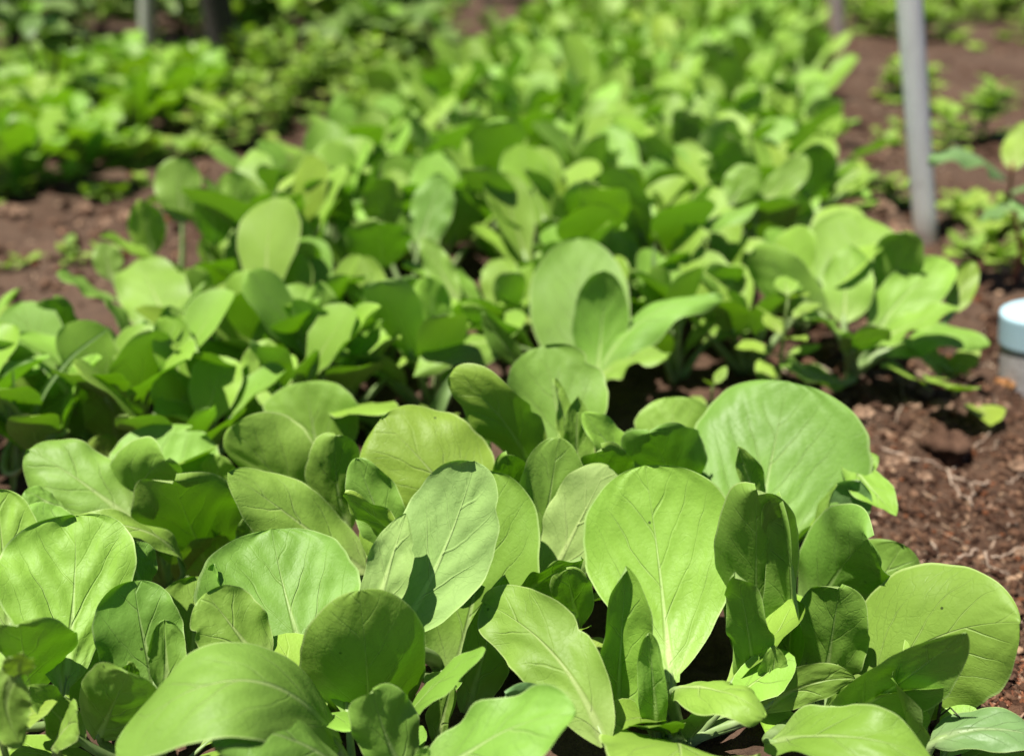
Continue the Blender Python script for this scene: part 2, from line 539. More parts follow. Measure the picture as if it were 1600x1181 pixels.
def explicit_leaf(plant, crown, B, T, YB, YT, hw, M=None, bulge=0.0, roll=0.0, twist=0.0, ref='c', cup=0.35, fold=0.0, wave=0.036,
                  mat=None, face=1, NS=40, NV=13, pet=0.0042, curl=0.0, pucker=0.0006, label=None, petiole=True, a=None, e=None, **kw):
    """one leaf whose base, middle and tip lie on three sight lines of the photograph, each at its own distance"""
    lseed[0] += 1
    r = random.Random(lseed[0] * 7 + 3)
    b, t = P(*B, YB), P(*T, YT)
    if M is None:
        m = (b + t) / 2
        L0 = np.linalg.norm(t - b)
        m = m + (m - CAMP) / np.linalg.norm(m - CAMP) * bulge * L0
    else:
        m = P(M[0], M[1], (YB + YT) / 2 + bulge)
    c = 2 * m - (b + t) / 2
    s = tip_spaced(NS)[:, None]
    C = (1 - s) ** 2 * b + 2 * (1 - s) * s * c + s * s * t
    L = np.linalg.norm(np.diff(C, axis=0), axis=1).sum()
    Tn = np.gradient(C, axis=0); Tn /= np.linalg.norm(Tn, axis=1)[:, None]
    if ref == 'c':
        D = CAMP - m
        N = np.repeat((D / np.linalg.norm(D))[None, :], NS + 1, 0)
    else:
        N = np.repeat(np.array([[0.0, -0.25, 1.0]]), NS + 1, 0)
    N = N - (N * Tn).sum(1)[:, None] * Tn; N /= np.linalg.norm(N, axis=1)[:, None]
    Bn = np.cross(N, Tn)
    if not twist: twist = r.uniform(-26, 26)
    ang = np.radians(roll + twist * (s - 0.5))
    N = N * np.cos(ang) + Bn * np.sin(ang)
    if face < 0: N = -N
    if curl:
        C = C - N * (curl * L * s ** 3)
    if 'notch' not in kw and r.random() < .35 and hw < 100 and not curl:
        kw['notch'] = ((r.uniform(.45, .92), r.uniform(.02, .05), r.uniform(.08, .20), r.choice([-1, 1])),)
    dep = depth_of(m)
    hwm = hw * dep / FPX * (.86 if NS <= 24 else 1)
    v, f, uv, real = blade(C, N, hwm, NS, NV, a=a or r.uniform(0.62, 0.85), e=e or (r.uniform(0.42, 0.55) if NS > 24 else r.uniform(.5, .75)), cup=cup, fold=fold, wave=wave, wf=r.uniform(1.5, 3), pucker=pucker, seed=lseed[0], **dict(dict(asym=r.uniform(-.10, .10), rim=r.choice([-.34, -.22, -.12, 0, .10, .2])), **kw))
    org = np.array(plant.location)
    o = mesh_obj('leaf', v - org, f, mat or LEAF, plant, uv=uv, uv2=real)
    if label: o['label'] = label
    if petiole:
        h = np.linalg.norm(b - crown)
        t0 = Tn[0]
        p1 = crown + np.array([0, 0, 1]) * h * 0.35 + (b - crown) * 0.05
        p2 = b - t0 * h * 0.35
        b2 = b + t0 * 0.012 - N[0] * 0.0015
        path = bez3(crown, p1, p2, b2, 12)
        rad = np.linspace(pet * 1.5, pet * 0.62, 12); rad[-1] = pet * 0.35
        pv, pf = tube(path, rad, 9, 0.8)
        mesh_obj('petiole', pv - org, pf, STALK, o)
    return o


def crown_at(px, Y):
    """a crown on the soil at forward distance Y under photograph column px"""
    x = (px - 800) / FPX * (Y * CP + CAMZ * SP)
    z = float(gz(x, Y))
    return np.array([x, Y, z - 0.004])


def bok(label, px, Y, leaves, group=None):
    c = crown_at(px, Y)
    t = thing('bok_choy', label, 'bok choy', tuple(c), group)
    for l in leaves:
        l = dict(l)
        explicit_leaf(t, c, l.pop('B'), l.pop('T'), l.pop('YB'), l.pop('YT'), l.pop('hw'), **l)
    return t


D = dict
# ------------------------------------------------------------------ the near plants, leaf by leaf
bok('bok choy with the largest upright round leaf, front right beside bare soil', 1062, 0.485, [
    D(B=(1048, 1066), T=(1008, 727), YB=.50, YT=.60, hw=122, M=(1032, 900), bulge=.005, cup=.30, wave=.012, a=.92, e=.5, pucker=.0011),
    D(B=(962, 1140), T=(978, 884), YB=.475, YT=.492, hw=50, cup=.75, fold=.35, roll=-14, a=.6, e=.6),
    D(B=(1028, 1160), T=(1014, 988), YB=.465, YT=.462, hw=27, cup=1.0, a=.55, e=.5, bulge=-.03),
    D(B=(945, 1165), T=(758, 942), YB=.425, YT=.505, hw=64, M=(868, 1025), bulge=-.004, roll=8, cup=-.2, a=.6, e=.42, twist=10),
    D(B=(1052, 1074), T=(1196, 1118), YB=.475, YT=.42, hw=46, M=(1130, 1080), bulge=-.012, cup=-.25, wave=.03, notch=((.62, .07, .5, 1),), a=.55, e=.4, ref='u'),
    D(B=(1180, 1080), T=(1182, 764), YB=.535, YT=.512, hw=66, bulge=.03, cup=-.45, a=.6, e=.42),
    D(B=(1222, 1075), T=(1212, 772), YB=.525, YT=.515, hw=44, M=(1238, 930), cup=.5, fold=.55, roll=34, a=.55, e=.55),
    D(B=(1180, 1100), T=(1148, 892), YB=.505, YT=.485, hw=38, M=(1170, 990), cup=.7, roll=22, a=.6, e=.5),
    D(B=(1204, 1100), T=(1212, 1010), YB=.482, YT=.485, hw=22, cup=.3),
    D(B=(1060, 1170), T=(1075, 1290), YB=.455, YT=.36, hw=125, M=(1064, 1178), bulge=-.005, ref='u', cup=-.2, a=.5, e=.5),
    D(B=(1190, 1112), T=(1336, 1060), YB=.48, YT=.475, hw=33, M=(1255, 1072), roll=-28, cup=.3, wave=.02, a=.6, e=.6),
])
bok('bok choy at the front right whose broadest folded leaf reaches over the soil', 1290, 0.50, [
    D(B=(1345, 1105), T=(1594, 972), YB=.505, YT=.475, hw=116, M=(1446, 1005), bulge=.012, roll=4, cup=-.40, a=.55, e=.56, wave=.02),
    D(B=(1300, 1130), T=(1510, 988), YB=.495, YT=.445, hw=58, M=(1400, 1070), roll=-36, cup=.25, twist=.01, rim=0, a=.7, e=.75, wave=.006),
    D(B=(1262, 985), T=(1356, 842), YB=.60, YT=.545, hw=74, M=(1305, 900), bulge=.02, roll=10, cup=-.55, a=.6, e=.4),
    D(B=(1330, 980), T=(1412, 850), YB=.585, YT=.60, hw=66, cup=-.2, roll=-6, a=.6),
    D(B=(1285, 1090), T=(1312, 917), YB=.525, YT=.515, hw=58, bulge=.02, cup=-.3, a=.6, e=.45),
    D(B=(1195, 1160), T=(1455, 1182), YB=.445, YT=.40, hw=56, M=(1320, 1150), ref='u', cup=-.15, a=.5, e=.45, bulge=-.01),
    D(B=(1290, 1115), T=(1350, 1065), YB=.49, YT=.49, hw=18, cup=.6),
])
bok('dark green low bok choy in the lower right corner lying over red soil', 1440, 0.455, [
    D(B=(1452, 1160), T=(1660, 1165), YB=.455, YT=.44, hw=38, M=(1550, 1138), ref='u', cup=-.2, mat=BLUELEAF, a=.6, e=.7),
])
bok('bok choy with a huge round pale leaf right of centre, behind the upright leaf', 1195, 0.655, [
    D(B=(1182, 845), T=(1232, 596), YB=.645, YT=.735, hw=138, M=(1206, 715), bulge=.006, cup=.22, wave=.012, a=.6, e=.42, pucker=.0012),
    D(B=(1185, 790), T=(1153, 698), YB=.632, YT=.625, hw=24, cup=.9, roll=-25, a=.55, e=.7),
    D(B=(1262, 860), T=(1307, 756), YB=.632, YT=.64, hw=22, cup=.9, roll=55, a=.6, e=.7),
    D(B=(1322, 720), T=(1400, 806), YB=.69, YT=.63, hw=34, ref='u', cup=.1, a=.55, e=.8),
    D(B=(1300, 740), T=(1373, 714), YB=.70, YT=.70, hw=26, cup=.2, a=.55, e=.7),
    D(B=(1290, 860), T=(1345, 750), YB=.665, YT=.655, hw=36, cup=.3, mat=BLUELEAF),
    D(B=(1056, 740), T=(1050, 620), YB=.735, YT=.77, hw=62, cup=-.2, a=.6, e=.42),
    D(B=(1070, 780), T=(1015, 676), YB=.70, YT=.655, hw=62, bulge=.03, cup=-.35, roll=12, a=.6, e=.42),
    D(B=(1010, 760), T=(985, 672), YB=.72, YT=.70, hw=30, cup=.2, bulge=.03),
])
bok('bok choy behind the centre with one tall narrow pointed leaf and folded young leaves', 900, 0.68, [
    D(B=(890, 740), T=(850, 540), YB=.735, YT=.80, hw=80, cup=.25, roll=6, a=.6, e=.45),
    D(B=(905, 740), T=(866, 592), YB=.70, YT=.735, hw=26, cup=.9, roll=-40, a=.55, e=.8),
    D(B=(900, 740), T=(902, 618), YB=.69, YT=.70, hw=30, cup=.6, roll=-20, a=.55, e=.8),
    D(B=(1010, 770), T=(912, 645), YB=.67, YT=.675, hw=36, cup=.5, roll=-30, a=.55, e=.65),
    D(B=(965, 790), T=(940, 700), YB=.665, YT=.62, hw=42, cup=.3, bulge=.04),
])
bok('bok choy in the centre with twin overlapping matte oval leaves', 850, 0.60, [
    D(B=(838, 905), T=(874, 684), YB=.60, YT=.63, hw=58, cup=.3, roll=-12, a=.6, e=.5),
    D(B=(856, 910), T=(950, 728), YB=.585, YT=.61, hw=58, cup=-.35, roll=12, face=-1, a=.6, e=.45),
    D(B=(810, 930), T=(908, 868), YB=.55, YT=.525, hw=30, cup=.55, roll=-45, a=.6, e=.6),
    D(B=(905, 980), T=(885, 890), YB=.53, YT=.51, hw=34, cup=.4, bulge=.03),
])
bok('bok choy left of centre with a leaf showing its pale underside, shading another', 690, 0.55, [
    D(B=(748, 830), T=(594, 655), YB=.615, YT=.655, hw=100, M=(668, 730), cup=-.22, roll=-4, a=.5, e=.42),
    D(B=(622, 990), T=(742, 720), YB=.485, YT=.53, hw=80, M=(690, 868), cup=-.25, roll=14, face=-1, a=.6, e=.46, pucker=.0009),
    D(B=(585, 960), T=(634, 802), YB=.475, YT=.505, hw=38, cup=-.3, roll=12, face=-1, a=.5, e=.7),
    D(B=(705, 1075), T=(762, 735), YB=.535, YT=.60, hw=92, M=(748, 890), cup=.2, roll=6, a=.6, e=.48),
    D(B=(630, 900), T=(556, 716), YB=.58, YT=.60, hw=42, cup=.4, roll=10, a=.6, e=.5),
    D(B=(650, 860), T=(538, 770), YB=.57, YT=.555, hw=40, cup=.3, roll=60, a=.6, e=.7),
    D(B=(728, 1120), T=(790, 900), YB=.505, YT=.53, hw=42, cup=.5, roll=-10, a=.6, e=.7),
    D(B=(682, 1165), T=(712, 1042), YB=.47, YT=.465, hw=26, cup=.9, roll=30, a=.55, e=.7),
    D(B=(838, 740), T=(702, 588), YB=.70, YT=.685, hw=54, M=(772, 640), cup=.3, roll=28, bulge=-.01, a=.6, e=.5),
    D(B=(800, 820), T=(793, 711), YB=.655, YT=.625, hw=34, cup=-.3, bulge=.03),
    D(B=(735, 800), T=(735, 650), YB=.70, YT=.71, hw=34, cup=.3),
])
bok('front edge bok choy with a dark cupped round leaf and bright drooping leaf', 560, 0.43, [
    D(B=(578, 1165), T=(566, 952), YB=.49, YT=.44, hw=104, M=(574, 1058), bulge=-.008, cup=-.5, roll=-3, a=.66, e=.5, curl=.09, rim=-.08, wave=.004, twist=.01, asym=0, notch=()),
    D(B=(532, 1165), T=(182, 1162), YB=.435, YT=.395, hw=92, M=(380, 1062), bulge=-.01, ref='u', cup=-.30, a=.5, e=.42, wave=.01),
    D(B=(545, 1215), T=(330, 1160), YB=.405, YT=.375, hw=60, M=(440, 1150), ref='u', cup=-.2, a=.5, e=.5, wave=.02),
    D(B=(632, 1215), T=(582, 1078), YB=.415, YT=.415, hw=54, M=(600, 1140), cup=-.4, roll=-4, a=.6, e=.45),
    D(B=(655, 1230), T=(900, 1116), YB=.395, YT=.385, hw=70, M=(790, 1142), ref='u', cup=-.15, a=.55, e=.5),
    D(B=(850, 1175), T=(790, 1085), YB=.455, YT=.43, hw=62, bulge=.02, cup=-.2, mat=BLUELEAF),
    D(B=(640, 1225), T=(668, 1165), YB=.405, YT=.40, hw=16, cup=1.0),
])
bok('bok choy with a wide light leaf fanning up, lower left of centre', 470, 0.50, [
    D(B=(482, 1046), T=(424, 826), YB=.49, YT=.565, hw=124, M=(448, 935), cup=.12, roll=-3, a=.52, e=.46, pucker=.001),
    D(B=(415, 1045), T=(322, 926), YB=.475, YT=.49, hw=56, cup=-.25, roll=-8, a=.6, e=.45),
    D(B=(345, 960), T=(335, 880), YB=.52, YT=.53, hw=16, cup=.9, roll=40),
    D(B=(300, 1050), T=(305, 900), YB=.53, YT=.57, hw=60, cup=.2),
])
bok('small bok choy at lower left with one round leaf behind a tiny leaf', 245, 0.465, [
    D(B=(248, 1085), T=(210, 907), YB=.475, YT=.505, hw=66, M=(222, 985), cup=.25, a=.6, e=.45),
    D(B=(262, 1085), T=(257, 968), YB=.462, YT=.48, hw=29, cup=.45, a=.6, e=.5),
    D(B=(150, 1155), T=(200, 1052), YB=.475, YT=.42, hw=66, bulge=.0, cup=-.3, roll=4, a=.6, e=.42, wave=.008, rim=-.05, twist=.01),
    D(B=(130, 1160), T=(45, 1072), YB=.44, YT=.43, hw=32, cup=.2, ref='u', a=.6, e=.7),
    D(B=(80, 1170), T=(120, 1110), YB=.42, YT=.42, hw=38, cup=.2, ref='u'),
    D(B=(190, 1190), T=(240, 1130), YB=.42, YT=.405, hw=48, cup=.1, ref='u'),
    D(B=(210, 1090), T=(200, 1036), YB=.465, YT=.46, hw=16, cup=.5),
])
bok('bok choy at the left edge with a crinkled leaf under a thin bent one', 95, 0.515, [
    D(B=(98, 1085), T=(118, 806), YB=.465, YT=.545, hw=104, M=(115, 940), cup=.30, roll=6, a=.95, e=.42, wave=.028, pucker=.0015, notch=((.25, .12, .25, -1),)),
    D(B=(292, 885), T=(80, 822), YB=.61, YT=.575, hw=28, M=(215, 826), ref='u', cup=-.3, a=.6, e=.42),
    D(B=(18, 1000), T=(-5, 765), YB=.53, YT=.59, hw=68, cup=.35, roll=14, a=.6, e=.5, wave=.02, pucker=.0013),
    D(B=(45, 1095), T=(30, 975), YB=.47, YT=.44, hw=75, bulge=.02, cup=-.3, a=.6, e=.42, wave=.02),
    D(B=(225, 930), T=(200, 850), YB=.53, YT=.54, hw=40, cup=.5, roll=-30),
])
bok('bok choy on the left behind the crinkled leaf, with a bitten pale leaf', 255, 0.66, [
    D(B=(205, 812), T=(45, 702), YB=.645, YT=.67, hw=58, M=(120, 748), cup=-.15, roll=-10, a=.55, e=.45),
    D(B=(265, 800), T=(240, 662), YB=.71, YT=.765, hw=82, cup=-.15, roll=4, a=.55, e=.42, notch=((.86, .03, .35, -1),)),
    D(B=(200, 812), T=(258, 720), YB=.67, YT=.645, hw=52, M=(222, 752), bulge=.005, cup=-.5, roll=-10, a=.6, e=.45),
    D(B=(335, 910), T=(272, 752), YB=.66, YT=.615, hw=84, M=(300, 830), bulge=.012, cup=-.35, roll=14, a=.6, e=.42),
    D(B=(120, 850), T=(30, 800), YB=.60, YT=.60, hw=38, cup=-.3, a=.6),
    D(B=(100, 800), T=(40, 765), YB=.62, YT=.62, hw=26, cup=-.4, ref='u'),
    D(B=(330, 780), T=(345, 712), YB=.72, YT=.72, hw=26, cup=.3),
])
bok('bok choy left of centre with overlapping dark green rounded leaves', 505, 0.66, [
    D(B=(505, 745), T=(478, 596), YB=.765, YT=.80, hw=82, M=(490, 672), cup=-.3, roll=8, a=.6, e=.42),
    D(B=(485, 815), T=(360, 668), YB=.70, YT=.70, hw=72, M=(415, 725), cup=-.25, roll=34, bulge=.0, a=.6, e=.42),
    D(B=(545, 830), T=(525, 680), YB=.655, YT=.655, hw=46, M=(526, 755), cup=-.5, roll=-6, a=.6, e=.45),
    D(B=(570, 895), T=(356, 738), YB=.60, YT=.60, hw=56, M=(445, 800), cup=.1, roll=-14, a=.55, e=.62),
    D(B=(430, 890), T=(395, 800), YB=.64, YT=.64, hw=40, cup=.3),
])
# ------------------------------------------------------------------ plants of the middle distance that stand out
bok('bok choy amid the bed with a big oval leaf holding a shaded inner leaf', 925, 0.985, [
    D(B=(925, 612), T=(902, 372), YB=.985, YT=1.11, hw=80, M=(908, 490), cup=.22, a=.62, e=.56, NS=28, NV=9, notch=(), wave=.01, rim=0, twist=.01),
    D(B=(930, 602), T=(945, 418), YB=.965, YT=1.0, hw=44, M=(940, 515), bulge=.012, cup=.35, a=.6, e=.5, NS=28, NV=9, notch=(), wave=.01, curl=-.06),
    D(B=(935, 580), T=(1128, 470), YB=.98, YT=.98, hw=48, M=(1020, 490), ref='u', cup=-.2, a=.5, e=.75, NS=24, NV=8),
    D(B=(925, 600), T=(1042, 560), YB=.965, YT=.90, hw=46, M=(985, 560), ref='u', cup=-.2, a=.5, e=.42, NS=24, NV=8),
    D(B=(810, 540), T=(645, 588), YB=.98, YT=.91, hw=44, M=(725, 540), ref='u', cup=-.2, a=.5, e=.75, NS=24, NV=8),
    D(B=(826, 590), T=(752, 490), YB=.94, YT=.94, hw=26, cup=.5, roll=30, NS=24, NV=8),
    D(B=(850, 560), T=(720, 478), YB=1.0, YT=1.0, hw=48, cup=.2, roll=70, NS=24, NV=8),
])
bok('separate bok choy with spread leaves beside the blue capped container', 1328, 1.05, [
    D(B=(1318, 500), T=(1342, 334), YB=1.07, YT=1.20, hw=84, cup=-.15, a=.55, e=.42, NS=24, NV=8, pet=.0062),
    D(B=(1318, 505), T=(1326, 382), YB=1.05, YT=1.10, hw=46, cup=.3, a=.6, e=.7, NS=24, NV=8, pet=.0062),
    D(B=(1292, 500), T=(1178, 388), YB=1.05, YT=1.06, hw=46, cup=-.2, roll=-8, a=.55, e=.5, NS=24, NV=8, pet=.0062),
    D(B=(1365, 530), T=(1490, 412), YB=1.05, YT=1.08, hw=48, M=(1418, 458), cup=.2, roll=10, a=.55, e=.5, NS=24, NV=8, pet=.0062),
    D(B=(1345, 545), T=(1498, 478), YB=1.02, YT=.98, hw=36, M=(1430, 505), ref='u', cup=.1, a=.6, e=.55, NS=24, NV=8, pet=.0062),
    D(B=(1330, 555), T=(1255, 498), YB=1.03, YT=.97, hw=40, M=(1300, 510), ref='u', cup=.3, a=.5, e=.5, NS=24, NV=8, pet=.0062),
    D(B=(1328, 550), T=(1370, 510), YB=1.02, YT=.96, hw=42, ref='u', cup=.3, a=.5, e=.5, NS=24, NV=8, pet=.0062),
    D(B=(1392, 470), T=(1412, 362), YB=1.09, YT=1.07, hw=44, cup=-.3, bulge=.03, a=.6, e=.45, NS=24, NV=8, pet=.0062),
    D(B=(1488, 490), T=(1520, 408), YB=1.06, YT=1.09, hw=26, cup=.2, a=.6, e=.6, NS=24, NV=8, pet=.0062),
    D(B=(1380, 555), T=(1545, 540), YB=1.03, YT=.99, hw=44, M=(1470, 525), ref='u', cup=-.2, NS=24, NV=8, pet=.0062),
    D(B=(1320, 600), T=(1225, 575), YB=1.02, YT=.98, hw=44, ref='u', cup=-.1, NS=24, NV=8, pet=.0062),
])
bok('bok choy at the left edge with an upright dark oval leaf turned from the sun', 90, 1.0, [
    D(B=(90, 610), T=(84, 466), YB=1.0, YT=.98, hw=44, cup=-.2, bulge=.01, a=.7, e=.5, NS=24, NV=8),
    D(B=(30, 600), T=(35, 470), YB=1.04, YT=1.07, hw=40, cup=.2, a=.6, NS=24, NV=8),
    D(B=(155, 630), T=(160, 508), YB=.96, YT=.93, hw=40, cup=.3, bulge=.02, NS=24, NV=8),
    D(B=(182, 700), T=(172, 594), YB=.86, YT=.83, hw=50, cup=-.2, bulge=.015, a=.6, e=.42, NS=24, NV=8),
    D(B=(110, 690), T=(100, 580), YB=.88, YT=.85, hw=44, cup=.2, bulge=.02, NS=24, NV=8),
    D(B=(215, 600), T=(225, 500), YB=.95, YT=.99, hw=34, cup=.3, roll=20, a=.5, e=.7, NS=24, NV=8),
    D(B=(175, 740), T=(155, 680), YB=.80, YT=.80, hw=28, cup=-.3, ref='u', mat=WEED, NS=16, NV=6),
    D(B=(30, 735), T=(105, 670), YB=.78, YT=.78, hw=14, cup=.5, ref='u', NS=16, NV=6),
])
bok('bok choy in the left half with a bright hooded leaf and a pale drooping one', 300, 1.02, [
    D(B=(270, 520), T=(215, 405), YB=1.02, YT=1.15, hw=62, cup=-.3, a=.55, e=.42, NS=24, NV=8),
    D(B=(255, 510), T=(318, 440), YB=1.03, YT=1.0, hw=46, cup=-.5, ref='u', NS=24, NV=8),
    D(B=(215, 530), T=(165, 470), YB=1.02, YT=1.0, hw=44, cup=-.3, ref='u', NS=24, NV=8),
    D(B=(320, 620), T=(262, 478), YB=.94, YT=.97, hw=40, cup=-.2, roll=12, a=.55, e=.6, NS=24, NV=8),
    D(B=(290, 660), T=(265, 575), YB=.88, YT=.88, hw=46, cup=-.4, a=.6, e=.45, NS=24, NV=8),
    D(B=(365, 660), T=(425, 532), YB=.88, YT=.91, hw=42, cup=.3, roll=20, a=.55, e=.5, NS=24, NV=8),
    D(B=(330, 620), T=(385, 568), YB=.90, YT=.90, hw=26, cup=.1, ref='u', e=.7, NS=24, NV=8),
    D(B=(345, 665), T=(240, 640), YB=.86, YT=.81, hw=40, ref='u', cup=.3, NS=24, NV=8),
    D(B=(400, 560), T=(460, 468), YB=.98, YT=1.0, hw=40, cup=.3, roll=20, NS=24, NV=8),
    D(B=(500, 560), T=(500, 440), YB=1.0, YT=1.01, hw=36, cup=.5, NS=24, NV=8),
    D(B=(530, 600), T=(600, 500), YB=.94, YT=.94, hw=24, cup=.5, roll=35, NS=24, NV=8),
])
bok('bok choy at the left margin of the bed with one tall pale rounded leaf', 285, 1.30, [
    D(B=(285, 350), T=(275, 246), YB=1.33, YT=1.36, hw=42, cup=-.25, a=.6, e=.46, NS=20, NV=7),
    D(B=(240, 400), T=(220, 312), YB=1.25, YT=1.25, hw=34, cup=-.4, bulge=.02, NS=20, NV=7),
    D(B=(335, 385), T=(330, 305), YB=1.27, YT=1.23, hw=38, cup=-.2, bulge=.02, NS=20, NV=7),
    D(B=(375, 355), T=(372, 270), YB=1.32, YT=1.33, hw=32, cup=-.1, NS=20, NV=7),
    D(B=(185, 470), T=(90, 425), YB=1.12, YT=1.08, hw=32, cup=-.2, ref='u', NS=20, NV=7),
    D(B=(175, 440), T=(160, 378), YB=1.16, YT=1.18, hw=26, cup=.2, NS=20, NV=7),
])
bok('bok choy behind the centre left with a glossy pale leaf above a dark cupped leaf', 650, 1.22, [
    D(B=(655, 385), T=(690, 272), YB=1.24, YT=1.29, hw=40, cup=.2, roll=8, a=.6, e=.55, NS=20, NV=7),
    D(B=(600, 420), T=(590, 345), YB=1.20, YT=1.15, hw=62, cup=.2, bulge=.04, NS=20, NV=7),
    D(B=(600, 370), T=(592, 276), YB=1.26, YT=1.24, hw=38, cup=.2, bulge=.02, NS=20, NV=7),
    D(B=(720, 480), T=(660, 370), YB=1.12, YT=1.16, hw=26, cup=.3, e=.7, NS=20, NV=7),
    D(B=(680, 530), T=(670, 432), YB=1.04, YT=1.04, hw=36, cup=-.3, NS=20, NV=7),
    D(B=(700, 545), T=(695, 488), YB=1.0, YT=1.0, hw=22, cup=-.3, NS=20, NV=7),
])
bok('bok choy near the right margin with leaves opening in a V towards the pole', 1190, 1.36, [
    D(B=(1190, 320), T=(1262, 245), YB=1.36, YT=1.36, hw=30, cup=.4, roll=20, a=.55, e=.5, NS=20, NV=7),
    D(B=(1150, 325), T=(1140, 218), YB=1.40, YT=1.38, hw=44, cup=.2, bulge=.03, NS=20, NV=7),
    D(B=(1260, 310), T=(1285, 225), YB=1.42, YT=1.38, hw=40, cup=-.2, bulge=.03, NS=20, NV=7),
    D(B=(1140, 320), T=(1180, 260), YB=1.34, YT=1.36, hw=34, cup=.2, NS=20, NV=7),
    D(B=(1320, 300), T=(1372, 268), YB=1.40, YT=1.36, hw=28, cup=-.3, ref='u', NS=20, NV=7),
    D(B=(1090, 350), T=(1185, 320), YB=1.28, YT=1.24, hw=36, cup=-.3, ref='u', NS=20, NV=7),
])

# ------------------------------------------------------------------ library of leaves for the crowd of plants
def lib_leaf(i, kind='bok'):
    r = random.Random(100 + i)
    if kind == 'bok':
        pl, bl, hw = r.uniform(.045, .085), r.uniform(.070, .112), r.uniform(.021, .033)
        th0, bend = r.uniform(.0, .22), r.uniform(.1, .95)
        if i % 6 == 5: bend += .7
    elif kind == 'lettuce':
        pl, bl, hw = .02, r.uniform(.18, .24), r.uniform(.050, .070)
        th0, bend = r.uniform(.0, .25), r.uniform(.3, .9)
    elif kind == 'weed':
        pl, bl, hw = r.uniform(.008, .015), r.uniform(.035, .05), r.uniform(.012, .018)
        th0, bend = r.uniform(.3, .6), r.uniform(.3, .9)
    n = 5
    NS = 12 if kind == 'bok' else (14 if kind == 'lettuce' else 9)
    # petiole then blade, bending outwards along +x
    tot = pl + bl
    ds = tot / 60
    pts = [np.array([0.0, 0, 0])]; ang = th0
    for k in range(60):
        t = k / 60
        ang = th0 + bend * max(0, (t - .25)) ** 1.2
        pts.append(pts[-1] + ds * np.array([math.sin(ang), 0, math.cos(ang)]))
    pts = np.array(pts)
    def at(sv):
        return np.array([np.interp(sv, np.linspace(0, tot, 61), pts[:, d]) for d in range(3)]).T
    Cb = at(pl * 0.9 + (bl + pl * 0.1) * tip_spaced(NS))
    T = np.gradient(Cb, axis=0); T /= np.linalg.norm(T, axis=1)[:, None]
    N = np.cross(T, np.array([0, 1.0, 0]))     # adaxial: towards the plant's axis and up
    N = -N if N[0][0] > 0 else N
    cup = r.uniform(-.25, .80)
    serr = 9 if kind == 'weed' else 0
    v, f, uv, real = blade(Cb, N, hw, NS, 5 if kind != 'weed' else 3, a=r.uniform(.72, 1.05) if kind != 'weed' else .6, e=r.uniform(.45, .64) if kind == 'bok' else (.45 if kind == 'lettuce' else .8),
                           cup=cup, wave=r.uniform(.010, .028) if kind != 'lettuce' else .05, wf=r.uniform(1.5, 3) if kind != 'lettuce' else 4, seed=i, serr=serr, serr_d=.22)
    rad = np.linspace(.0058, .0022, n) if kind != 'weed' else np.linspace(.0012, .0007, n)
    pv, pf = tube(at(np.linspace(0, pl * 1.12, n)), rad, 6)
    k = len(v)
    V = np.vstack([v, pv]); Fs = list(f) + [tuple(a + k for a in ff) for ff in pf]
    mi = [0] * len(f) + [1] * len(pf)
    uva = np.vstack([uv, np.zeros((len(pv), 2))]); ra = np.vstack([real, np.zeros((len(pv), 2))])
    mat = dict(bok=LEAF_FAR, weed=WEED, lettuce=LETT)[kind]
    o = mesh_obj('leaf', V, Fs, [mat, STALK if kind != 'weed' else STEM], uv=uva, uv2=ra, mi=mi)
    me = o.data
    bpy.data.objects.remove(o)
    me.name = kind + '_leaf'
    return me


BOK_LIB = [lib_leaf(i) for i in range(32)]
LET_LIB = [lib_leaf(200 + i, 'lettuce') for i in range(8)]
WEED_LIB = [lib_leaf(300 + i, 'weed') for i in range(8)]


def put_leaf(parent, me, az, tilt, sc, z=0.0, rollv=0.0, dx=0.0, mat=None):
    o = bpy.data.objects.new('leaf', me)
    COL.objects.link(o)
    o.parent = parent
    o.rotation_euler = (rollv, tilt, az)
    o.rotation_mode = 'XYZ'
    o.scale = (sc, sc, sc)
    o.location = (dx * math.cos(az), dx * math.sin(az), z)
    return o


def crowd_plant(x, y, sc, label, group, r):
    t = thing('bok_choy', label, 'bok choy', (x, y, float(gz(x, y)) - .003), group)
    n = r.randint(8, 10)
    a0 = r.uniform(0, 6.28)
    for k in range(n):
        f = k / (n - 1)                     # 0 outer, 1 inner
        tilt = (1 - f) * r.uniform(.22, .72) + f * r.uniform(-.08, .15)
        put_leaf(t, r.choice(BOK_LIB), a0 + k * 2.4 + r.uniform(-.3, .3), tilt, sc * (1.05 - .30 * f) * r.uniform(.85, 1.12), rollv=r.uniform(-.25, .25), dx=.006 * (1 - f))
    return t


rf = random.Random(9)
for t in [o for o in bpy.data.objects if o.name.startswith('bok_choy') and o.type == 'EMPTY' and o.location.y < .72 and o.location.x < .27]:
    a0 = rf.uniform(0, 6.28)
    for k in range(8):
        put_leaf(t, rf.choice(BOK_LIB), a0 + k * .785 + rf.uniform(-.3, .3), rf.uniform(.25, .9), rf.uniform(.45, .75), rollv=rf.uniform(-.3, .3))
taken = [(o.location.x, o.location.y) for o in bpy.data.objects if o.name.startswith('bok_choy')]
rc = random.Random(4)
ANCH = [((910, 480), 'the big upright oval leaf'), ((1328, 450), 'the separate bok choy by the container'), ((85, 520), 'the dark upright oval leaf at left'), ((240, 450), 'the bright hooded leaf'),
        ((278, 290), 'the tall pale leaf on the left margin'), ((690, 320), 'the glossy pale leaf above centre left'), ((1230, 270), 'the V of leaves near the pole'), ((440, 340), 'the lime green weed'),
        ((1210, 490), 'the yellow green toothed weed'), ((660, 700), 'the bright round leaf left of centre'), ((880, 620), 'the tall narrow pointed leaf'), ((490, 640), 'the dark overlapping rounded leaves')]
used_labels = set()


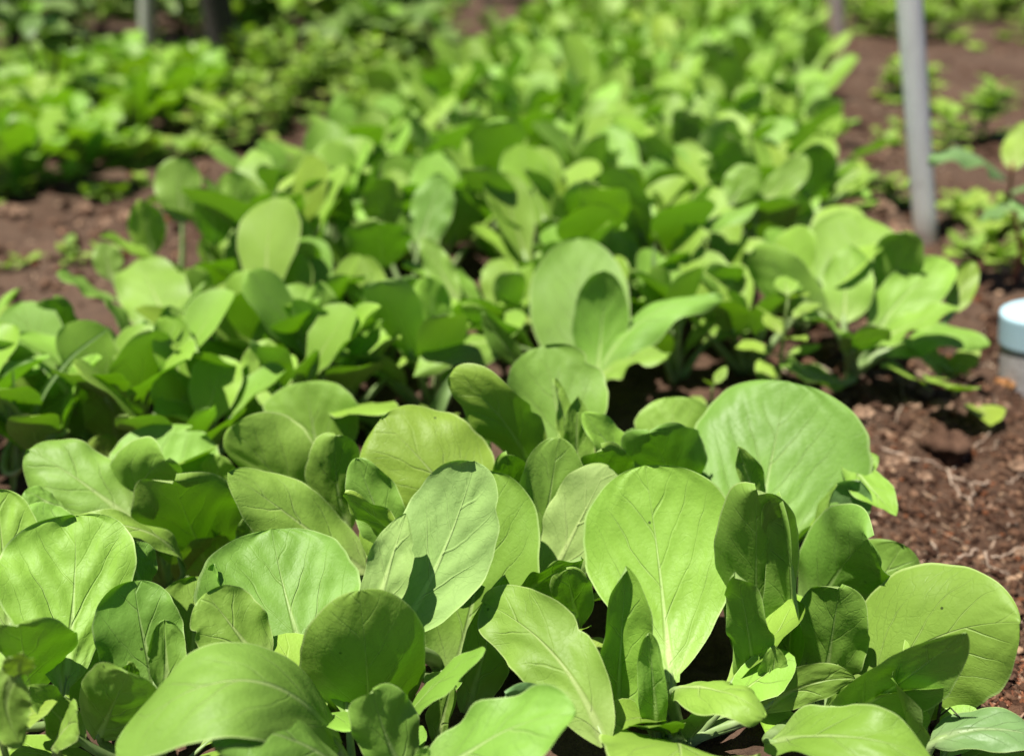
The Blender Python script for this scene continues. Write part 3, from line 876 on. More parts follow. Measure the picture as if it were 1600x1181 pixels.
def project(p):
    d = np.array(p) - np.array([0, 0, CAMZ])
    zc = d[1] * CP - d[2] * SP
    return 800 + FPX * d[0] / zc, 590.5 - FPX * (d[1] * SP + d[2] * CP) / zc


def crowd_label(x, y):
    px, py = project((x, y, .11))
    best = []
    for (ax, ay), nm in ANCH:
        dx, dy = px - ax, (py - ay) * 1.6
        best.append((dx * dx + dy * dy, dx, dy, nm))
    best.sort()
    for d2, dx, dy, nm in best[:3]:
        w = ('left of' if dx < 0 else 'right of') if abs(dx) > abs(dy) else ('behind' if dy < 0 else 'in front of')
        adv = 'just ' if d2 < 110 ** 2 else ('a little ' if d2 < 220 ** 2 else 'well ')
        lab = 'crowded bok choy ' + adv + w + ' ' + nm
        if lab not in used_labels:
            used_labels.add(lab)
            return lab
    return None


count = 0
y = 0.80
row = 0
while y < 6.2:
    sp = 0.112 if y < 1.35 else 0.130 if y < 1.6 else (0.155 if y < 2.6 else (0.20 if y < 4 else 0.28))
    xl, xr = bed_left(y) + .05 - (.22 if y < 1.08 else 0), bed_right(y) - .03
    if y < 1.02: xr = 0.28
    n = max(2, int(round((xr - xl) / sp)))
    for k in range(n + 1):
        x = xl + (xr - xl) * (k + (.5 if row % 2 else 0) * .9) / n + rc.uniform(-.03, .03)
        yy = y + rc.uniform(-.03, .03)
        if x > xr + .04: continue
        if any((x - a) ** 2 + (yy - b) ** 2 < (.13 if a > -.05 and yy < b else .085) ** 2 for a, b in taken): continue
        if yy < .9 and x > -.30: continue
        if yy < 0.985 and x > -0.06: continue
        if yy < 1.15:
            lab, g = 'bok choy just behind the sharp front plants', 'bok choy behind the sharp front plants'
        elif yy < 1.75:
            lab, g = 'bok choy packed in the middle rows', 'bok choy in the middle rows'
        elif yy < 3.0:
            lab, g = 'small blurred bok choy in the back rows', 'bok choy in the back rows'
        else:
            lab, g = 'tiny strongly blurred bok choy at the far end', 'bok choy at the far end'
        side = 'left' if x < xl + (xr - xl) * .22 else ('right' if x > xl + (xr - xl) * .78 else 'centre')
        lab += {'left': ', along its left margin', 'right': ', along its right margin', 'centre': ', well inside it'}[side].replace('its', "the bed's").replace('inside it', 'inside the bed')
        g += {'left': ' on the left margin', 'right': ' on the right margin', 'centre': ''}[side]
        if yy < 1.6:
            cl = crowd_label(x, yy)
            if cl: lab = cl
        sc = rc.uniform(.92, 1.25) * (0.98 if yy < 1.3 else 1.22)
        crowd_plant(x, yy, sc, lab, g, rc)
        count += 1
    y += sp * .92
    row += 1
print('crowd plants', count)

# ------------------------------------------------------------------ weeds, lettuces, shrubs
def weed(p, h, sc, label, group=None, lib=None, seed=0, stem=STEM, lean=(0, 0), n=None, name='weed', cat='weed', bush=0.0):
    r = random.Random(seed)
    p = np.array([p[0], p[1], float(gz(p[0], p[1])) - .003])
    t = thing(name, label, cat, tuple(p), group)
    lib = lib or WEED_LIB
    nst = 1 if bush == 0 else r.randint(3, 5)
    for s_ in range(nst):
        hh = h * (1 if s_ == 0 else r.uniform(.55, .9))
        a = r.uniform(0, 6.28); sp = bush * r.uniform(.4, 1)
        tip = np.array([lean[0] + math.cos(a) * sp, lean[1] + math.sin(a) * sp, hh])
        path = bez3(np.zeros(3), np.array([0, 0, hh * .4]), tip * .8, tip, 8)
        v, f = tube(path, np.linspace(.0022, .001, 8) * (1 + h * 3), 6)
        mesh_obj('stem', v, f, stem, t)
        k = n or max(3, int(hh / .025))
        az = r.uniform(0, 6.28)
        for i in range(k):
            fz = .25 + .75 * i / max(1, k - 1)
            q = path[min(7, int(fz * 7))]
            for j in (0, 1):
                o = put_leaf(t, r.choice(lib), az + i * 1.57 + j * math.pi + r.uniform(-.3, .3), .25 + (1 - fz) * .6 + r.uniform(0, .3), sc * (1.1 - .45 * fz) * r.uniform(.85, 1.15))
                o.location = tuple(q)
    return t


def tuft(p, label, seed, sc=1.0, n=12, lib=None, group=None):
    """low ground-hugging weed"""
    r = random.Random(seed)
    p = np.array([p[0], p[1], float(gz(p[0], p[1])) - .002])
    t = thing('weed', label, 'weed', tuple(p), group)
    for i in range(n):
        o = put_leaf(t, r.choice(lib or WEED_LIB), r.uniform(0, 6.28), r.uniform(.1, 1.0), sc * r.uniform(.7, 1.3))
        d = r.uniform(0, .03) * sc
        a = r.uniform(0, 6.28)
        o.location = (d * math.cos(a), d * math.sin(a), r.uniform(0, .012) * sc)
    return t


# weeds among the bok choy
weed(P(1215, 600, 1.0), .13, 1.15, 'yellow green weed with toothed leaves left of the separate bok choy', seed=1)
wt = weed(P(15, 1200, .42), .10, 1.0, 'bright serrated weed in the lower left corner of the bed', seed=2)
for B, T, hw, M in [((28, 1050), (32, 1160), 42, (10, 1100)), ((22, 1056), (36, 1020), 26, None), ((10, 1130), (34, 1168), 20, None)]:
    explicit_leaf(wt, np.array(wt.location), B, T, .395, .385, hw, M=M, cup=-.25, roll=-6, twist=.01, NS=27, NV=5, mat=WEED, petiole=False, a=.5, e=.7, serr=9, serr_d=.2)
weed(P(440, 420, 1.22), .17, 1.1, 'lime green weed with pointed leaves in the left half of the bed', seed=3)
weed(P(520, 620, .96), .10, 1.0, 'pale weed rising between leaves left of the bed centre', seed=4)
weed(P(900, 1080, .53), .06, .7, 'tiny lime seedling weed between the front leaves at the centre', seed=5)
weed(P(690, 690, .84), .07, .8, 'small weed in the dark gap behind the centre leaf', seed=6)
weed(P(1110, 640, .93), .07, .8, 'small leafy weed in shade left of the separate bok choy', seed=7)
tuft(P(1500, 600, 1.0), 'broad leaved weed at the foot of the separate bok choy by the container', 8, 1.6, 8)
tuft(P(590, 640, .93), 'low weed sprouting in the gap left of the centre', 9, 1.2, 9)

# grass
def grass(pts_list, label, base):
    b = np.array([base[0], base[1], float(gz(base[0], base[1])) - .003])
    t = thing('grass_sprig', label, 'grass', tuple(b))
    for pts, w in pts_list:
        pts = np.array(pts)
        s = np.linspace(0, 1, 16)
        C = np.array([np.interp(s, np.linspace(0, 1, len(pts)), pts[:, d]) for d in range(3)]).T
        for _ in range(3):
            C[1:-1] = (C[:-2] + 2 * C[1:-1] + C[2:]) / 4
        N = np.repeat(((CAMP - C[8]) / np.linalg.norm(CAMP - C[8]))[None], 16, 0)
        v, f, uv, real = blade(C, N, w, 15, 2, a=.12, e=.5, cup=.4, fold=.2, seed=3)
        mesh_obj('blade', v - b, f, GRASS, t, uv=uv, uv2=real)
    return t


def gline(*q):
    return [P(*a) for a in q]


grass([(gline((20, 770, .80), (24, 680, .80), (20, 575, .81)), .0032), (gline((25, 745, .80), (60, 620, .82), (110, 555, .85), (175, 510, .86)), .0028),
       (gline((25, 700, .80), (10, 630, .80), (-5, 600, .80)), .003)], 'grass sprig with one upright pale blade at the left edge of the bed', P(22, 800, .80))
grass([(gline((120, 650, .86), (100, 600, .85), (50, 555, .84), (0, 590, .83)), .003)], 'long thin grass blade bending over near the left edge', P(125, 720, .86))
grass([(gline((1020, 470, 1.12), (1021, 420, 1.12), (1022, 380, 1.13)), .0035)], 'short upright grass blade behind the big oval leaf', P(1020, 560, 1.12))
grass([(gline((665, 690, .80), (690, 620, .80), (720, 570, .82)), .008)], 'flat pale grass blade leaning right behind the centre left leaf', P(655, 740, .80))

# the neighbouring bed on the left
def lettuce(p, sc, label, seed, group=None):
    r = random.Random(seed)
    t = thing('lettuce', label, 'lettuce', (p[0], p[1], float(gz(p[0], p[1])) - .005), group)
    n = 9
    for k in range(n):
        f = k / (n - 1)
        put_leaf(t, r.choice(LET_LIB), k * 2.4 + r.uniform(-.3, .3), (1 - f) * .6 + r.uniform(0, .15), sc * (1 - .25 * f) * r.uniform(.9, 1.1))
    return t


for k, (px, py, sc, lab) in enumerate([
    (20, 290, 1.0, 'broad leaved lettuce at the left edge, nearest of the neighbouring bed'),
    (80, 235, 1.05, 'tall lime lettuce in the neighbouring bed beside the thin stem'),
    (135, 262, .72, 'small lettuce at the near right side of the neighbouring bed'),
]):
    p = ground_at(px, py); lettuce(p, sc, lab, 20 + k)
for k, (px, py, sc) in enumerate([(25, 180, .9), (150, 190, 1.0), (215, 205, 1.0), (275, 180, 1.0), (120, 150, .9), (220, 150, 1.0), (320, 165, .9), (180, 130, 1.0), (300, 130, .9), (60, 140, .9)]):
    p = ground_at(px, py)
    lettuce(p, sc, 'blurred lime green lettuce further back in the neighbouring left bed', 40 + k, 'lettuces in the back of the left bed')

for k, (px, py, h, sc) in enumerate([(320, 215, .10, 1.9), (355, 225, .10, 1.8), (400, 205, .14, 1.6), (440, 190, .14, 1.5), (475, 165, .16, 1.6), (520, 165, .18, 1.6), (560, 160, .16, 1.5), (385, 180, .14, 1.7), (345, 190, .12, 1.8)]):
    p = ground_at(px, py)
    weed(p, h, sc, 'blurred bushy weed on the soil between the two beds', 'weeds between the two beds', seed=60 + k, bush=.05)
for k, (px, py, sc) in enumerate([(205, 258, 1.7), (185, 240, 1.5), (235, 250, 1.5), (30, 300, .9), (75, 292, .9), (5, 306, .9), (120, 285, .8), (150, 300, .6), (185, 298, .6), (215, 285, .6), (300, 240, 1.2)]):
    tuft(ground_at(px, py), 'blurred ground weed along the edge of the neighbouring left bed', 80 + k, sc * 1.1, 16, group='ground weeds by the left bed')
for k, (px, py, lab) in enumerate([(35, 395, 'seedling clump on bare soil at the far left'), (105, 380, 'small upright seedling on bare soil left of the bed'), (120, 405, 'low seedling with round leaves on bare soil beside the bed'), (158, 395, 'faint grey green seedling nearest the bed on the left soil'), (12, 415, 'flat seedling at the left edge of the frame on bare soil')]):
    tuft(ground_at(px, py), lab, 100 + k, .62, 8)

# right hand side
rw0 = random.Random(12)
for k, (px, py, h, sc, lab) in enumerate([
    (1398, 155, .11, 1.7, 'leafy weed on the soil just left of the grey pole'),
    (1478, 235, .10, 1.6, 'weed behind the grey pole on its right side'),
    (1535, 215, .14, 1.9, 'larger leaved weed standing right of the grey pole'),
    (1450, 165, .12, 1.4, 'upper weed growing behind the grey pole'),
    (1390, 325, .05, 1.1, 'small weed at the foot of the bed left of the grey pole'),
    (1345, 330, .05, 1.2, 'low weed beside the last right leaves of the bed'),
]):
    weed(ground_at(px, py), h, sc, lab, seed=120 + k, bush=.03)
for k, (px, py, sc) in enumerate([(1500, 345, 1.0), (1540, 370, 1.1), (1505, 390, .9), (1560, 345, 1.1), (1590, 390, 1.1), (1560, 405, 1.0), (1525, 320, 1.0), (1490, 320, .9), (1585, 360, 1.2)]):
    tuft(ground_at(px, py), 'tiny yellow green ground weed under the red stemmed plant', 140 + k, sc * .85, 14, group='ground weeds under the red stemmed plant')
tuft(ground_at(1392, 190), 'single lone seedling on brown soil left of the grey pole', 155, .9, 5)

for k in range(11):
    px, py = rw0.uniform(1340, 1625), rw0.uniform(45, 235)
    if 1400 < px < 1465 and py > 150: continue
    tuft(ground_at(px, py), 'blurred ground weed on the soil to the right behind the grey pole', 700 + k, rw0.uniform(.8, 1.5), 10, group='ground weeds on the right behind the pole')
# red-stemmed plant at the right edge
rp = crown_at(1588, 1.50)
rt = thing('seedling_plant', 'plant with a dark red stem and long pale leaf at the right edge', 'plant', tuple(rp))
st = np.array([rp, rp + (0, 0, .06), P(1578, 300, 1.49), P(1582, 255, 1.48)])
s_ = np.linspace(0, 1, 12)
st = np.array([np.interp(s_, [0, .3, .75, 1], st[:, d]) for d in range(3)]).T
v, f = tube(st, np.linspace(.0042, .0025, 12), 7)
mesh_obj('stem', v - rp, f, REDSTEM, rt)
for B, T, YB, YT, hw, M, ref in [((1572, 280), (1450, 252), 1.50, 1.43, 30, (1512, 240), 'u'), ((1582, 265), (1602, 190), 1.48, 1.53, 26, None, 'c'), ((1580, 300), (1640, 270), 1.48, 1.44, 20, None, 'u'),
                                 ((1580, 320), (1530, 345), 1.48, 1.42, 15, None, 'u'), ((1582, 310), (1625, 350), 1.48, 1.42, 18, None, 'u'), ((1580, 335), (1560, 300), 1.49, 1.52, 15, None, 'c')]:
    explicit_leaf(rt, rp, B, T, YB, YT, hw, M=M, ref=ref, cup=-.2, NS=18, NV=6, mat=BLUELEAF if ref == 'u' else WEED, petiole=False, a=.6, e=.75)

# ------------------------------------------------------------------ poles and posts
def pipe_mat():
    b = NB('grey_pipe')
    tc = b.node('ShaderNodeTexCoord')
    st = b.node('ShaderNodeVectorMath', operation='MULTIPLY'); b.L(tc.outputs['Object'], st.inputs[0]); st.inputs[1].default_value = (1, 1, .12)
    n = b.noise(st.outputs[0], 90, 4, .6).outputs[0]
    n2 = b.noise(tc.outputs['Object'], 35, 4, .65).outputs[0]
    c = b.mix(b.smooth(n, .3, .7), (.74, .73, .715), (.84, .83, .81))
    c = b.mix(b.smooth(n2, .58, .75, 0, .5), c, (.50, .46, .42))
    sp = b.node('ShaderNodeSeparateXYZ'); b.L(tc.outputs['Object'], sp.inputs[0])
    hgt = b.math('ADD', sp.outputs[2], b.math('MULTIPLY', b.math('SUBTRACT', n2, .5), .10))
    c = b.mix(b.smooth(hgt, .05, .13, .75, 0), c, (.22, .14, .09))
    pr = b.node('ShaderNodeBsdfPrincipled'); b.L(c, pr.inputs['Base Color']); pr.inputs['Roughness'].default_value = .5
    b.L(pr.outputs[0], b.out.inputs[0])
    return b.m


PIPE = pipe_mat()
PIPE2 = plain_mat('dusty_pipe', (0.33, 0.27, 0.24), (0.40, 0.34, 0.30), 14, 0.6, 0.12, 0.001)
PALE = plain_mat('pale_post', (0.30, 0.34, 0.25), (0.40, 0.43, 0.33), 14, 0.7, 0.2, 0.002)


def pole(name, base, top, r, mat, label, cat, wall=.003, dent=0):
    base = np.array([base[0], base[1], float(gz(base[0], base[1])) - .05]); top = np.array(top)
    d = top - base; L = np.linalg.norm(d); d /= L
    a = np.cross(d, [0, 1, 0]); a /= np.linalg.norm(a); b = np.cross(d, a)
    n = 28; vs = []; rings = 14
    for i in range(rings):
        c = base + d * L * i / (rings - 1)
        rr = r * (1 + dent * math.sin(i * 2.3) * .02)
        for k in range(n):
            t = 6.28318 * k / n
            vs.append(c + rr * (a * math.cos(t) + b * math.sin(t)))
    ib = len(vs)
    for z in (1.0, .93):                                   # open end: inner wall
        c = base + d * L * z
        for k in range(n):
            t = 6.28318 * k / n
            vs.append(c + (r - wall) * (a * math.cos(t) + b * math.sin(t)))
    fs = []
    for i in range(rings - 1):
        for k in range(n):
            k2 = (k + 1) % n
            fs.append((i * n + k, i * n + k2, (i + 1) * n + k2, (i + 1) * n + k))
    o0 = (rings - 1) * n
    for k in range(n):
        k2 = (k + 1) % n
        fs.append((o0 + k, o0 + k2, ib + k2, ib + k))
        fs.append((ib + k, ib + k2, ib + n + k2, ib + n + k))
    fs.append(tuple(ib + n + k for k in range(n)))
    o = mesh_obj(name, np.array(vs) - base, fs, mat, loc=tuple(base))
    tag(o, label, cat)
    return o


pb = ground_at(1459, 372)
pt = P(1427, -30, pb[1] - .02)
pole('pole', pb, pb + (pt - pb) * 2.4, .0198, PIPE, 'grey plastic pole leaning slightly left in the soil at right', 'pole')
pb = ground_at(1314, 58); pt = P(1306, -40, pb[1])
pole('pole', pb, pb + (pt - pb) * 4.5, .034, PIPE2, 'blurred dusty pole far back at the end of the bed', 'pole')
pb = ground_at(228, 88); pt = P(228, -40, pb[1])
pole('post', pb, pb + (pt - pb) * 5, .036, PALE, 'pale blurred post behind the neighbouring bed at top left', 'post')
# rough dark wooden post
pb = ground_at(360, 138)
n = 14; vs = []; R_ = random.Random(8)
for i in range(12):
    for k in range(n):
        t = 6.283 * k / n
        rr = .050 * (1 + .10 * math.sin(3 * t + i * .4) + .06 * R_.uniform(-1, 1)) * (1.15 if i == 0 else 1)
        vs.append((rr * math.cos(t) - .006 * i, rr * math.sin(t) + .01 * math.sin(i), -.05 + i * .11))
fs = [(i * n + k, i * n + (k + 1) % n, (i + 1) * n + (k + 1) % n, (i + 1) * n + k) for i in range(11) for k in range(n)] + [tuple(11 * n + k for k in range(n))]
o = mesh_obj('post', vs, fs, BARK, loc=(pb[0], pb[1], 0))
tag(o, 'dark rough wooden post behind the lettuces at top left', 'post')

# shrubs at the back
def big_leaf_mesh(i, mat):
    r = random.Random(500 + i)
    NS = 8
    s = tip_spaced(NS)
    L = r.uniform(.09, .14)
    C = np.stack([s * L, 0 * s, .3 * L * s - .35 * L * s ** 2], 1)
    N = np.repeat(np.array([[0, 0, 1.0]]), NS + 1, 0)
    v, f, uv, real = blade(C, N, r.uniform(.024, .036), NS, 3, a=.6, e=.7, cup=.3, wave=.02, seed=i)
    o = mesh_obj('leaf', v, f, mat, uv=uv, uv2=real)
    me = o.data; bpy.data.objects.remove(o); return me


DL = [big_leaf_mesh(i, DARKLEAF) for i in range(5)]
LL = [big_leaf_mesh(10 + i, LETT) for i in range(5)]
ML = [big_leaf_mesh(20 + i, WEED) for i in range(5)]


def shrub(p, h, w, nl, libs, label, seed, group=None, z0=.05, name='shrub', sc=1.0, nst=5):
    r = random.Random(seed)
    t = thing(name, label, name.replace('_', ' '), (p[0], p[1], float(gz(p[0], p[1])) - .005), group)
    stems = []
    for k in range(nst):
        a = 6.28 * k / nst + r.uniform(-.4, .4)
        tip = np.array([math.cos(a) * w * r.uniform(.3, .9), math.sin(a) * w * r.uniform(.3, .9), h * r.uniform(.7, 1.0)])
        path = bez3(np.zeros(3), np.array([tip[0] * .1, tip[1] * .1, h * .4]), tip * np.array([.6, .6, .8]), tip, 10)
        v, f = tube(path, np.linspace(.009, .003, 10), 6)
        mesh_obj('stem', v, f, BARK, t); stems.append(path)
    for i in range(nl):
        q = r.choice(stems)[r.randint(3, 9)]
        o = put_leaf(t, r.choice(libs), r.uniform(0, 6.28), r.uniform(-.6, .5), sc * r.uniform(.7, 1.3), rollv=r.uniform(-.4, .4))
        d = np.array([r.gauss(0, .3) * w, r.gauss(0, .3) * w, r.gauss(0, .10) * h])
        z = q + d
        z[2] = max(z0, z[2])
        o.location = tuple(z)
    return t


# thin-stemmed plant at upper left with leaves only at the top
p = ground_at(88, 205)
shrub(p, .36, .10, 26, DL + LL[:1], 'thin stemmed young plant with dark leaves at the top left corner', 1, z0=.27, name='plant', nst=2, sc=.8)
for k, (px, Y, h, w, nl, lib, lab) in enumerate([
    (30, 4.6, .55, .55, 110, DL, 'dark green shrub filling the top left corner'),
    (170, 5.4, .45, .5, 90, DL + ML, 'dark green shrub between the pale post and the top left corner'),
    (290, 5.0, .30, .4, 70, ML + DL, 'mid green shrub between the two posts at the top'),
    (420, 4.4, .42, .40, 110, LL + ML, 'light green shrub just right of the dark post'),
    (530, 4.3, .40, .40, 110, LL + ML, 'light green shrub above the dark shaded gap at top'),
    (640, 4.9, .38, .42, 100, LL + DL, 'green shrub at the top left of the bed end'),
    (600, 3.9, .20, .28, 60, DL, 'low dark shrub in the shade beside the bed end'),
]):
    x = (px - 800) / FPX * Y * .96
    shrub((x, Y), h * 1.15, w, int(nl * 2.4), lib, lab, 10 + k, sc=1.15, z0=.02)
for k in range(14):
    x = -4.5 + k * .75 + rng.uniform(-.2, .2); yy = 7.6 + rng.uniform(-.5, 1.2)
    shrub((x, yy), rng.uniform(.35, .8), .5, 110, [DL, ML, LL][k % 3] + DL[:2], 'distant blurred shrub along the back of the garden', 40 + k, 'shrubs along the back of the garden', sc=1.5)

rw = random.Random(31)
for k in range(60):
    px, py = rw.choice([(rw.uniform(0, 720), rw.uniform(15, 75)), (rw.uniform(1260, 1620), rw.uniform(4, 60)), (rw.uniform(380, 640), rw.uniform(60, 190))])
    p = ground_at(px, py)
    weed(p, rw.uniform(.08, .2), rw.uniform(1.5, 2.6), 'blurred leafy weed on the ground at the back of the garden', 'weeds at the back of the garden', seed=400 + k, bush=.09)
# ------------------------------------------------------------------ blue-capped container
def lathe(prof, n=40):
    vs = []; fs = []
    for (r, z) in prof:
        for k in range(n):
            t = 6.28318 * k / n
            vs.append((r * math.cos(t), r * math.sin(t), z))
    for i in range(len(prof) - 1):
        for k in range(n):
            k2 = (k + 1) % n
            fs.append((i * n + k, i * n + k2, (i + 1) * n + k2, (i + 1) * n + k))
    fs.append(tuple(range(n - 1, -1, -1)))
    fs.append(tuple((len(prof) - 1) * n + k for k in range(n)))
    return np.array(vs), fs


def speck_mat():
    b = NB('speckled_plastic')
    tc = b.node('ShaderNodeTexCoord')
    v = b.node('ShaderNodeTexVoronoi'); b.L(tc.outputs['Object'], v.inputs['Vector']); v.inputs['Scale'].default_value = 210
    pk = b.node('ShaderNodeSeparateColor'); b.L(v.outputs['Color'], pk.inputs[0])
    m = b.math('MULTIPLY', b.smooth(v.outputs['Distance'], .16, .36, 1, 0), b.math('GREATER_THAN', pk.outputs[0], .66))
    n = b.noise(tc.outputs['Object'], 40, 4).outputs[0]
    c = b.mix(b.smooth(n, .35, .65), (.40, .385, .37), (.50, .485, .47))
    sp = b.node('ShaderNodeSeparateXYZ'); b.L(tc.outputs['Object'], sp.inputs[0])
    c = b.mix(b.math('MULTIPLY', m, .85), c, (.09, .055, .04))
    pr = b.node('ShaderNodeBsdfPrincipled'); b.L(c, pr.inputs['Base Color']); pr.inputs['Roughness'].default_value = .45
    b.L(pr.outputs[0], b.out.inputs[0])
    return b.m


CAPM = plain_mat('pale_blue_cap', (0.36, 0.53, 0.60), (0.41, 0.58, 0.64), 12, 0.35, 0.05, 0.0005, spec=0.45)
ctop = P(1612, 533, 1.07)
cz = float(gz(ctop[0], 1.07))
ct = thing('container', 'speckled grey container with pale blue cap standing in the soil', 'container', (ctop[0], 1.07, cz))
hb = ctop[2] - cz
ct.rotation_euler = (0, math.radians(-9), 0)
ct.location.x += .0135
R0 = .0362
v, f = lathe([(R0 * .96, -.03), (R0 * .985, 0), (R0, .004), (R0, hb - .006), (R0, hb - .004), (R0 * .97, hb - .002), (R0 * .92, hb)])
mesh_obj('body', v, f, speck_mat(), ct)
R1 = .0385
v, f = lathe([(R1 * .93, hb + .001), (R1 * .995, hb + .0015), (R1, hb + .0025), (R1, hb + .005), (R1, hb + .0345), (R1, hb + .0372), (R1 - .0006, hb + .0387), (R1 - .002, hb + .0396), (R1 - .004, hb + .0398), (R1 * .6, hb + .040), (R1 * .2, hb + .040)])
mesh_obj('cap', v, f, CAPM, ct)

# ------------------------------------------------------------------ soil clods, crumbs, roots, chips
def lump(r, n_lat=7, n_lon=10, rough=.3):
    vs = []
    ph = [r.uniform(0, 6.28) for _ in range(6)]
    for i in range(1, n_lat):
        th = math.pi * i / n_lat
        for k in range(n_lon):
            t = 6.28318 * k / n_lon
            rr = 1 + rough * (math.sin(3 * t + ph[0] + 2 * th) * .4 + math.sin(5 * th + ph[1] + t) * .3 + r.uniform(-.5, .5))
            vs.append((rr * math.sin(th) * math.cos(t), rr * math.sin(th) * math.sin(t), rr * math.cos(th)))
    a = len(vs); vs += [(0, 0, 1), (0, 0, -1)]
    m = n_lat - 1
    fs = [(i * n_lon + k, (i + 1) * n_lon + k, (i + 1) * n_lon + (k + 1) % n_lon, i * n_lon + (k + 1) % n_lon) for i in range(m - 1) for k in range(n_lon)]
    fs += [(a, k, (k + 1) % n_lon) for k in range(n_lon)] + [(a + 1, (m - 1) * n_lon + (k + 1) % n_lon, (m - 1) * n_lon + k) for k in range(n_lon)]
    return np.array(vs), fs


def clod(px, py, w, label, mat=CLOD, group=None, seed=0, flat=.6):
    r = random.Random(seed)
    p = ground_at(px, py, .0)
    wm = w * depth_of(p) / FPX / 2
    v, f = lump(r, 12, 18, .40)
    v = v * np.array([wm, wm * r.uniform(.7, 1), wm * flat])
    a = r.uniform(0, 6.28)
    v = np.stack([v[:, 0] * math.cos(a) - v[:, 1] * math.sin(a), v[:, 0] * math.sin(a) + v[:, 1] * math.cos(a), v[:, 2]], 1)
    o = mesh_obj('soil_clod', v, f, mat, smooth=(w > 40), loc=(p[0], p[1], float(gz(p[0], p[1])) + wm * flat * .35))
    tag(o, label, 'clod', group)
    return o


clod(1475, 705, 75, 'large rounded reddish clod in the soil right of the bed', seed=1)
clod(1412, 622, 34, 'pale knobbly clod on top of the soil mound', CLODP, seed=2)
clod(1440, 630, 30, 'pale clod beside the topmost clod of the mound', CLODP, seed=3)
clod(1358, 650, 44, 'brown clod at the left shoulder of the soil mound', seed=4)
clod(1345, 668, 36, 'tan clod low on the left of the mound', CLODP, seed=5)
clod(1478, 612, 42, 'dark crumbly clod on the mound near the container', seed=6)
clod(1468, 655, 34, 'tan angular clod above the large reddish clod', CLODP, seed=7)
clod(1330, 335, 40, 'brown clod beside the bed near the grey pole', seed=8)
clod(1375, 340, 36, 'pale pinkish clod left of the grey pole foot', CLODP, seed=9)
clod(1405, 372, 40, 'pinkish clod in front of the grey pole foot', CLODP, seed=10)
clod(1540, 432, 48, 'brown clod below the red stemmed plant', seed=11)
clod(1565, 615, 30, 'orange brown clod at the foot of the container', plain_mat('orange_clod', (.24, .10, .035), (.34, .17, .06), 60, .85, .5, .003), seed=12)
rk = random.Random(77)
for k in range(95):
    px, py = rk.uniform(1300, 1600), rk.uniform(610, 1100)
    if px < 1330 + max(0, py - 620) * .45: continue
    clod(px, py, rk.uniform(12, 30) * rk.uniform(.7, 1), 'small brown clod scattered on the soil right of the front plants', rk.choice([CLOD, CLOD, CLODP]), 'clods on the right soil', seed=200 + k)
for k in range(30):
    px, py = rk.choice([(rk.uniform(1290, 1600), rk.uniform(60, 480)), (rk.uniform(0, 330), rk.uniform(300, 430))])
    clod(px, py, rk.uniform(14, 34), 'blurred soil lump on the bare ground beside the bed', rk.choice([CLOD, CLODP]), 'lumps on the far soil', seed=300 + k)

# fine crumbs: one mass
base_v, base_f = [], []
ico = []
for _ in range(14):
    ico.append(lump(rk, 3, 5, .55))
VS, FS, CS = [], [], []
nv = 0
pr_t = None
tints = np.array([(0.065, 0.034, 0.021), (0.115, 0.062, 0.038), (0.18, 0.105, 0.066), (0.042, 0.022, 0.014), (0.30, 0.20, 0.13), (0.14, 0.055, 0.026)])
pr_t = [.30, .28, .14, .16, .07, .05]


def crumb(x, y, s, tint, stretch=None, lift=.3):
    global nv
    v, f = ico[nrg.randint(len(ico))]
    a, c = nrg.uniform(0, 6.28), nrg.uniform(-.5, .5)
    sc = np.array([s, s * nrg.uniform(.6, 1), s * nrg.uniform(.5, .9)]) if stretch is None else np.array([s * stretch, s * .5, s * .35])
    q = v * sc
    q = np.stack([q[:, 0] * math.cos(c) - q[:, 2] * math.sin(c), q[:, 1], q[:, 0] * math.sin(c) + q[:, 2] * math.cos(c)], 1)
    q = np.stack([q[:, 0] * math.cos(a) - q[:, 1] * math.sin(a), q[:, 0] * math.sin(a) + q[:, 1] * math.cos(a), q[:, 2]], 1)
    return q, f, tint


def scatter(n, fx, smin, smax, stretch=None, tint=None):
    global nv
    xy = np.array([fx() for _ in range(n)])
    z = gz(xy[:, 0], xy[:, 1])
    for i in range(n):
        s = smin * (smax / smin) ** (nrg.rand() ** 2.2)
        tt = tints[nrg.choice(6, p=pr_t)] if tint is None else np.array(tint[nrg.randint(len(tint))])
        q, f, c = crumb(0, 0, s, tt, stretch() if stretch else None)
        q = q + np.array([xy[i, 0], xy[i, 1], z[i] + s * .25])
        VS.append(q); FS.extend([tuple(k + nv for k in ff) for ff in f]); CS.append(np.repeat((c * nrg.uniform(.75, 1.25))[None], len(q), 0))
        nv += len(q)


def reg_right():
    while True:
        p = ground_at(nrg.uniform(1270, 1640), 600 + 600 * nrg.rand() ** .9)
        if p[0] > .30 - .1 * (p[1] > .8) - .06 * (p[1] < .6): return p[:2]


def reg_far_right():
    p = ground_at(nrg.uniform(1200, 1660), nrg.uniform(60, 600)); return p[:2]


def reg_left():
    p = ground_at(nrg.uniform(-40, 500), nrg.uniform(170, 470)); return p[:2]


